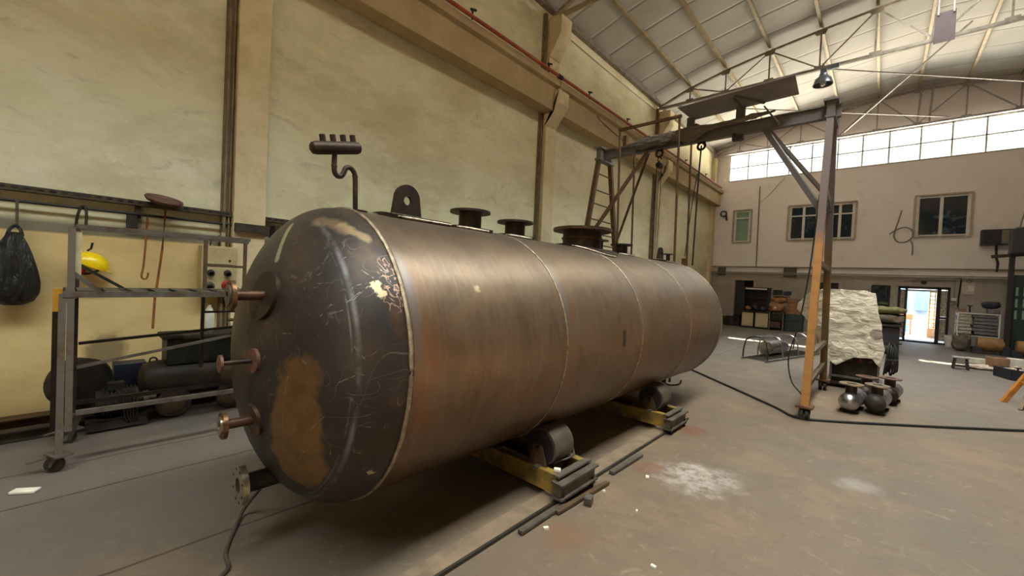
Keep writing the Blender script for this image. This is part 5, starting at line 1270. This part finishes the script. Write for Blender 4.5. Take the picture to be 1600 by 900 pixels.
# wall things
a = thing('air_conditioner', (2.78, 20.9, 3.49), 'grey outdoor air conditioner unit on the back wall right of the window', 'air conditioner')
part(MB().box((2.79, 20.85, 3.76), (.72, .28, .52)), 'casing', 'darkdoor', a, bev=.01); part(MB().box((2.66, 20.70, 3.76), (.40, .02, .44)), 'grille', 'bluecan', a); part(MB().box((3.0, 20.70, 3.76), (.24, .02, .44)), 'side_panel', 'conduit', a)
tag(MB().tube(curve([(2.80, 20.93, 3.5), (2.82, 20.94, 3.1), (2.86, 20.94, 2.9), (2.85, 20.94, 2.62)]), .03, 8).build('drain_hose', 'charcoal'), 'dark hose running down the wall from the air conditioner', 'hose')
tag(MB().tube(curve([(.45, 20.95, 4.86), (.38, 20.95, 4.5), (.30, 20.95, 4.1), (.28, 20.94, 3.9), (.36, 20.94, 3.72), (.52, 20.94, 3.66), (.70, 20.93, 3.74), (.79, 20.93, 3.92), (.74, 20.93, 4.12), (.56, 20.92, 4.22), (.35, 20.92, 4.15), (.15, 20.92, 3.98)], 6), .022, 7).build('coiled_hose', 'conduit'), 'grey hose looped in a ring on the back wall beside the right window', 'hose')
tag(MB().tube(curve([(.74, 20.94, 3.72), (.80, 20.94, 3.55), (.80, 20.94, 3.18)], 6), .018, 7).build('hose_end', 'conduit'), 'short hose tail hanging below the looped hose', 'hose')
f = thing('wall_lamp', (-5.62, 20.9, 5.0), 'small dark wall lamp on a bracket left of the frosted window', 'lamp')
part(MB().torus((-5.65, 20.88, 5.17), (0, 1, 0), .12, .035, 24, 8), 'ring', 'vent', f); part(MB().bar((-5.55, 20.95, 5.1), (-5.5, 20.9, 4.85), .06), 'bracket', 'vent', f)
tag(MB().lathe([(0, 0), (.08, 0), (.08, .02), (0, .03)], (1.16, YB-.0, 2.2), (0, -1, 0), 24).build('oval_sign', 'doorframe'), 'small round dark plate on the wall above the main door', 'sign')
n_ = thing('paper_notice', (2.25, 20.9, 1.85), 'pinkish paper notice in a plastic sleeve on the back wall right of the door', 'notice')
part(MB().box((2.24, YB-.02, 2.04), (.3, .02, .42)), 'sheet', 'paper', n_); part(MB().box((2.30, YB-.035, 2.03), (.14, .006, .2)), 'picture', 'pvc', n_); part(MB().torus((2.26, YB-.03, 2.27), (0, 1, 0), .05, .008, 16, 6), 'hook', 'vent', n_)
c_ = thing('door_pipework', (2.0, 20.9, .9), 'thin pipes with a small tap and loop right of the main door', 'pipe')
part(MB().tube(curve([(2.07, YB-.03, 2.4), (2.05, YB-.03, 2.0), (2.03, YB-.03, 1.7), (2.03, YB-.03, 1.35)]), .02, 7), 'pipe', 'charcoal', c_)
part(MB().cyl((1.93, YB-.03, 2.3), (1.92, YB-.03, 1.6), .012, n=8), 'pipe', 'conduit', c_); part(MB().torus((1.96, YB-.03, 1.42), (0, 1, 0), .08, .01, 20, 6), 'loop', 'conduit', c_)
part(MB().box((1.92, YB-.04, 1.63), (.12, .06, .1)), 'socket_box', 'pvc', c_)
tag(MB().cyl((.62, YB-.05, 2.24), (1.95, YB-.05, 2.28), .014, n=8).build('door_track', 'conduit'), 'thin pale bar on the wall above the main door', 'bar')
# stool
s_ = thing('stool', (1.47, 14.1, 0), 'small dark stool with a pale seat on the open floor near the sun stripe', 'stool')
part(MB().box((1.47, 14.12, .275), (.27, .24, .03)), 'seat', 'stooltop', s_, bev=.006)
for x in (-1, 1):
    for y in (-1, 1): part(MB().bar((1.47+x*.09, 14.12+y*.08, .26), (1.47+x*.12, 14.12+y*.10, 0), .035), 'leg', 'stoolleg', s_)
for y in (-1, 1): part(MB().bar((1.47-.11, 14.12+y*.095, .08), (1.47+.11, 14.12+y*.095, .08), .025), 'stretcher', 'stoolleg', s_)
# boxes and crate at right
for x, y, w_, h_, mt, lab, rz in ((1.98, 15.9, .42, .13, 'whitebox', 'flat white carton on the floor left of the brown one', .1), (2.25, 15.7, .3, .22, 'crate', 'brown torn carton between the white cartons', .4), (2.62, 15.9, .36, .22, 'whitebox', 'square white carton right of the brown one', .0)):
    tag(MB().box((x, y, h_/2), (w_, .3, h_), rz).build('carton', mt, bev=.01), lab, 'carton', 'cartons on the floor at the right edge')
tag(sack((1.86, 14.6, .05), (.26, .16, .045), .5, 8, sq=.8).build('pale_cloth', 'pinkcloth'), 'pale pink cloth heaped on the floor beside the black crate', 'cloth')
c = thing('scrap_crate', (2.3, 13.5, 0), 'black plastic crate full of pale offcuts at the right edge', 'crate')
mb = MB(); 
for a_, b_ in (((1.93, 13.72), (2.10, 13.18)), ((2.10, 13.18), (2.75, 13.1)), ((2.75, 13.1), (2.75, 13.8)), ((2.75, 13.8), (1.93, 13.72))): mb.bar((a_[0], a_[1], .11), (b_[0], b_[1], .11), .03, .22)
mb.prism([(1.93, 13.72), (2.10, 13.18), (2.75, 13.1), (2.75, 13.8)], (0, 0, 0), (1, 0, 0), (0, 1, 0), (0, 0, 1), .02)
part(mb, 'crate_body', 'bluecan', c)
mb = MB()
for i in range(90):
    mb.box((random.uniform(2.05, 2.7), random.uniform(13.25, 13.7), random.uniform(.1, .24)), (random.uniform(.03, .1), .03, .02), m=Matrix.Rotation(random.uniform(0, 3), 3, 'Z')@Matrix.Rotation(random.uniform(-.6, .6), 3, 'X'))
tag(mb.build('offcuts', 'pinkcloth'), 'pale offcuts heaped in the black crate', 'offcuts', None, 'stuff')
# trestle at right edge
t = thing('trestle', (1.85, 10.1, 0), 'orange A-shaped trestle at the right edge of the floor', 'trestle')
part(MB().bar((1.55, 10.2, 0), (1.95, 10.35, .80), .06), 'leg', 'orangewood', t); part(MB().bar((1.64, 9.66, 0), (1.95, 10.35, .80), .04), 'leg', 'tankbrown', t)
part(MB().bar((2.35, 10.5, 0), (1.95, 10.35, .80), .06), 'leg', 'orangewood', t); part(MB().bar((1.72, 10.27, .34), (1.79, 10.0, .34), .04), 'cross_bar', 'orangewood', t)
# lamp and hanging plate on the truss
l = thing('bell_lamp', (-1.45, 14.1, 7.4), 'grey bell-shaped high bay lamp hanging from the roof truss', 'lamp')
part(MB().lathe([(.06, .32), (.09, .30), (.10, .24), (.19, .16), (.235, .02), (.24, 0), (.225, 0), (.17, .13), (.0, .2)], (-1.46, 14.1, 7.42), (0, 0, 1), 36, cap=False), 'shade', 'lamp', l)
part(MB().box((-1.46, 14.12, 7.78), (.14, .12, .16)), 'ballast', 'lamp', l)
part(MB().ell((-1.46, 14.1, 7.48), (.07, .07, .09)), 'bulb', 'pvc', l)
tag(MB().box((-1.25, 14.1, 7.86), (.26, .1, .12)).build('switch_box', 'lamp', bev=.005), 'small grey box on the truss chord just right of the bell lamp', 'box')
p = thing('hanging_plate', (.85, 14.1, 7.8), 'faded mauve square plate hung from the roof truss on two rods', 'plate')
part(MB().box((.84, 14.1, 8.15), (.36, .02, .72)), 'plate', 'mauve', p)
for x in (.72, .98): part(MB().cyl((x, 14.08, 8.45), (x, 14.08, 9.3), .018, n=8), 'rod', 'trusspale', p)
for x in (.70, 1.0): tag(MB().cyl((x, 20.7, 7.95), (x+.06, 20.7, 9.28), .03, n=8).build('gable_pipe', 'trusspale'), '%s of the two pale upright pipes on the back gable above the windows' % ('left' if x < .9 else 'right'), 'pipe', 'pipes on the back gable')
# ------------------------------------------------------------------ courtyard seen through the door
b = thing('garden_bench', (.9, 25.2, 0), 'tan bench outside the main door', 'bench')
part(MB().box((.78, 25.3, .78), (.7, .06, .25)), 'backrest', 'bench', b, bev=.03); part(MB().box((.78, 25.1, .45), (.7, .35, .04)), 'seat', 'bench', b)
for x in (.5, 1.06):
    for y in (24.98, 25.24): part(MB().bar((x, y, 0), (x, y, .45), .04), 'leg', 'bench', b)
    part(MB().bar((x, 25.3, .4), (x, 25.3, .8), .04), 'back_post', 'bench', b)
l = thing('yellow_lattice', (1.78, 24.2, 0), 'yellow lattice shelf outside the main door', 'shelf')
for x in (1.55, 1.7, 1.85, 2.0): part(MB().bar((x, 24.2, .3), (x, 24.2, 2.3), .035), 'upright', 'yellowshelf', l)
for i in range(12): part(MB().bar((1.53, 24.2, .45+i*.16), (2.02, 24.2, .45+i*.16), .035), 'slat', 'yellowshelf', l)
part(MB().box((1.78, 24.25, .2), (.55, .3, .4)), 'base', 'crate', l)
tag(MB().box((.72, 27.24, 1.0), (.6, .08, 2.1)).build('courtyard_door', 'blue'), 'pale blue door across the courtyard outside', 'door')
tag(MB().box((1.5, 27.24, 1.5), (.5, .1, .9)).build('courtyard_window', 'blue'), 'pale blue shutter on the courtyard wall', 'shutter')

for o in bpy.data.objects:
    if '_o' in o.keys(): del o['_o']
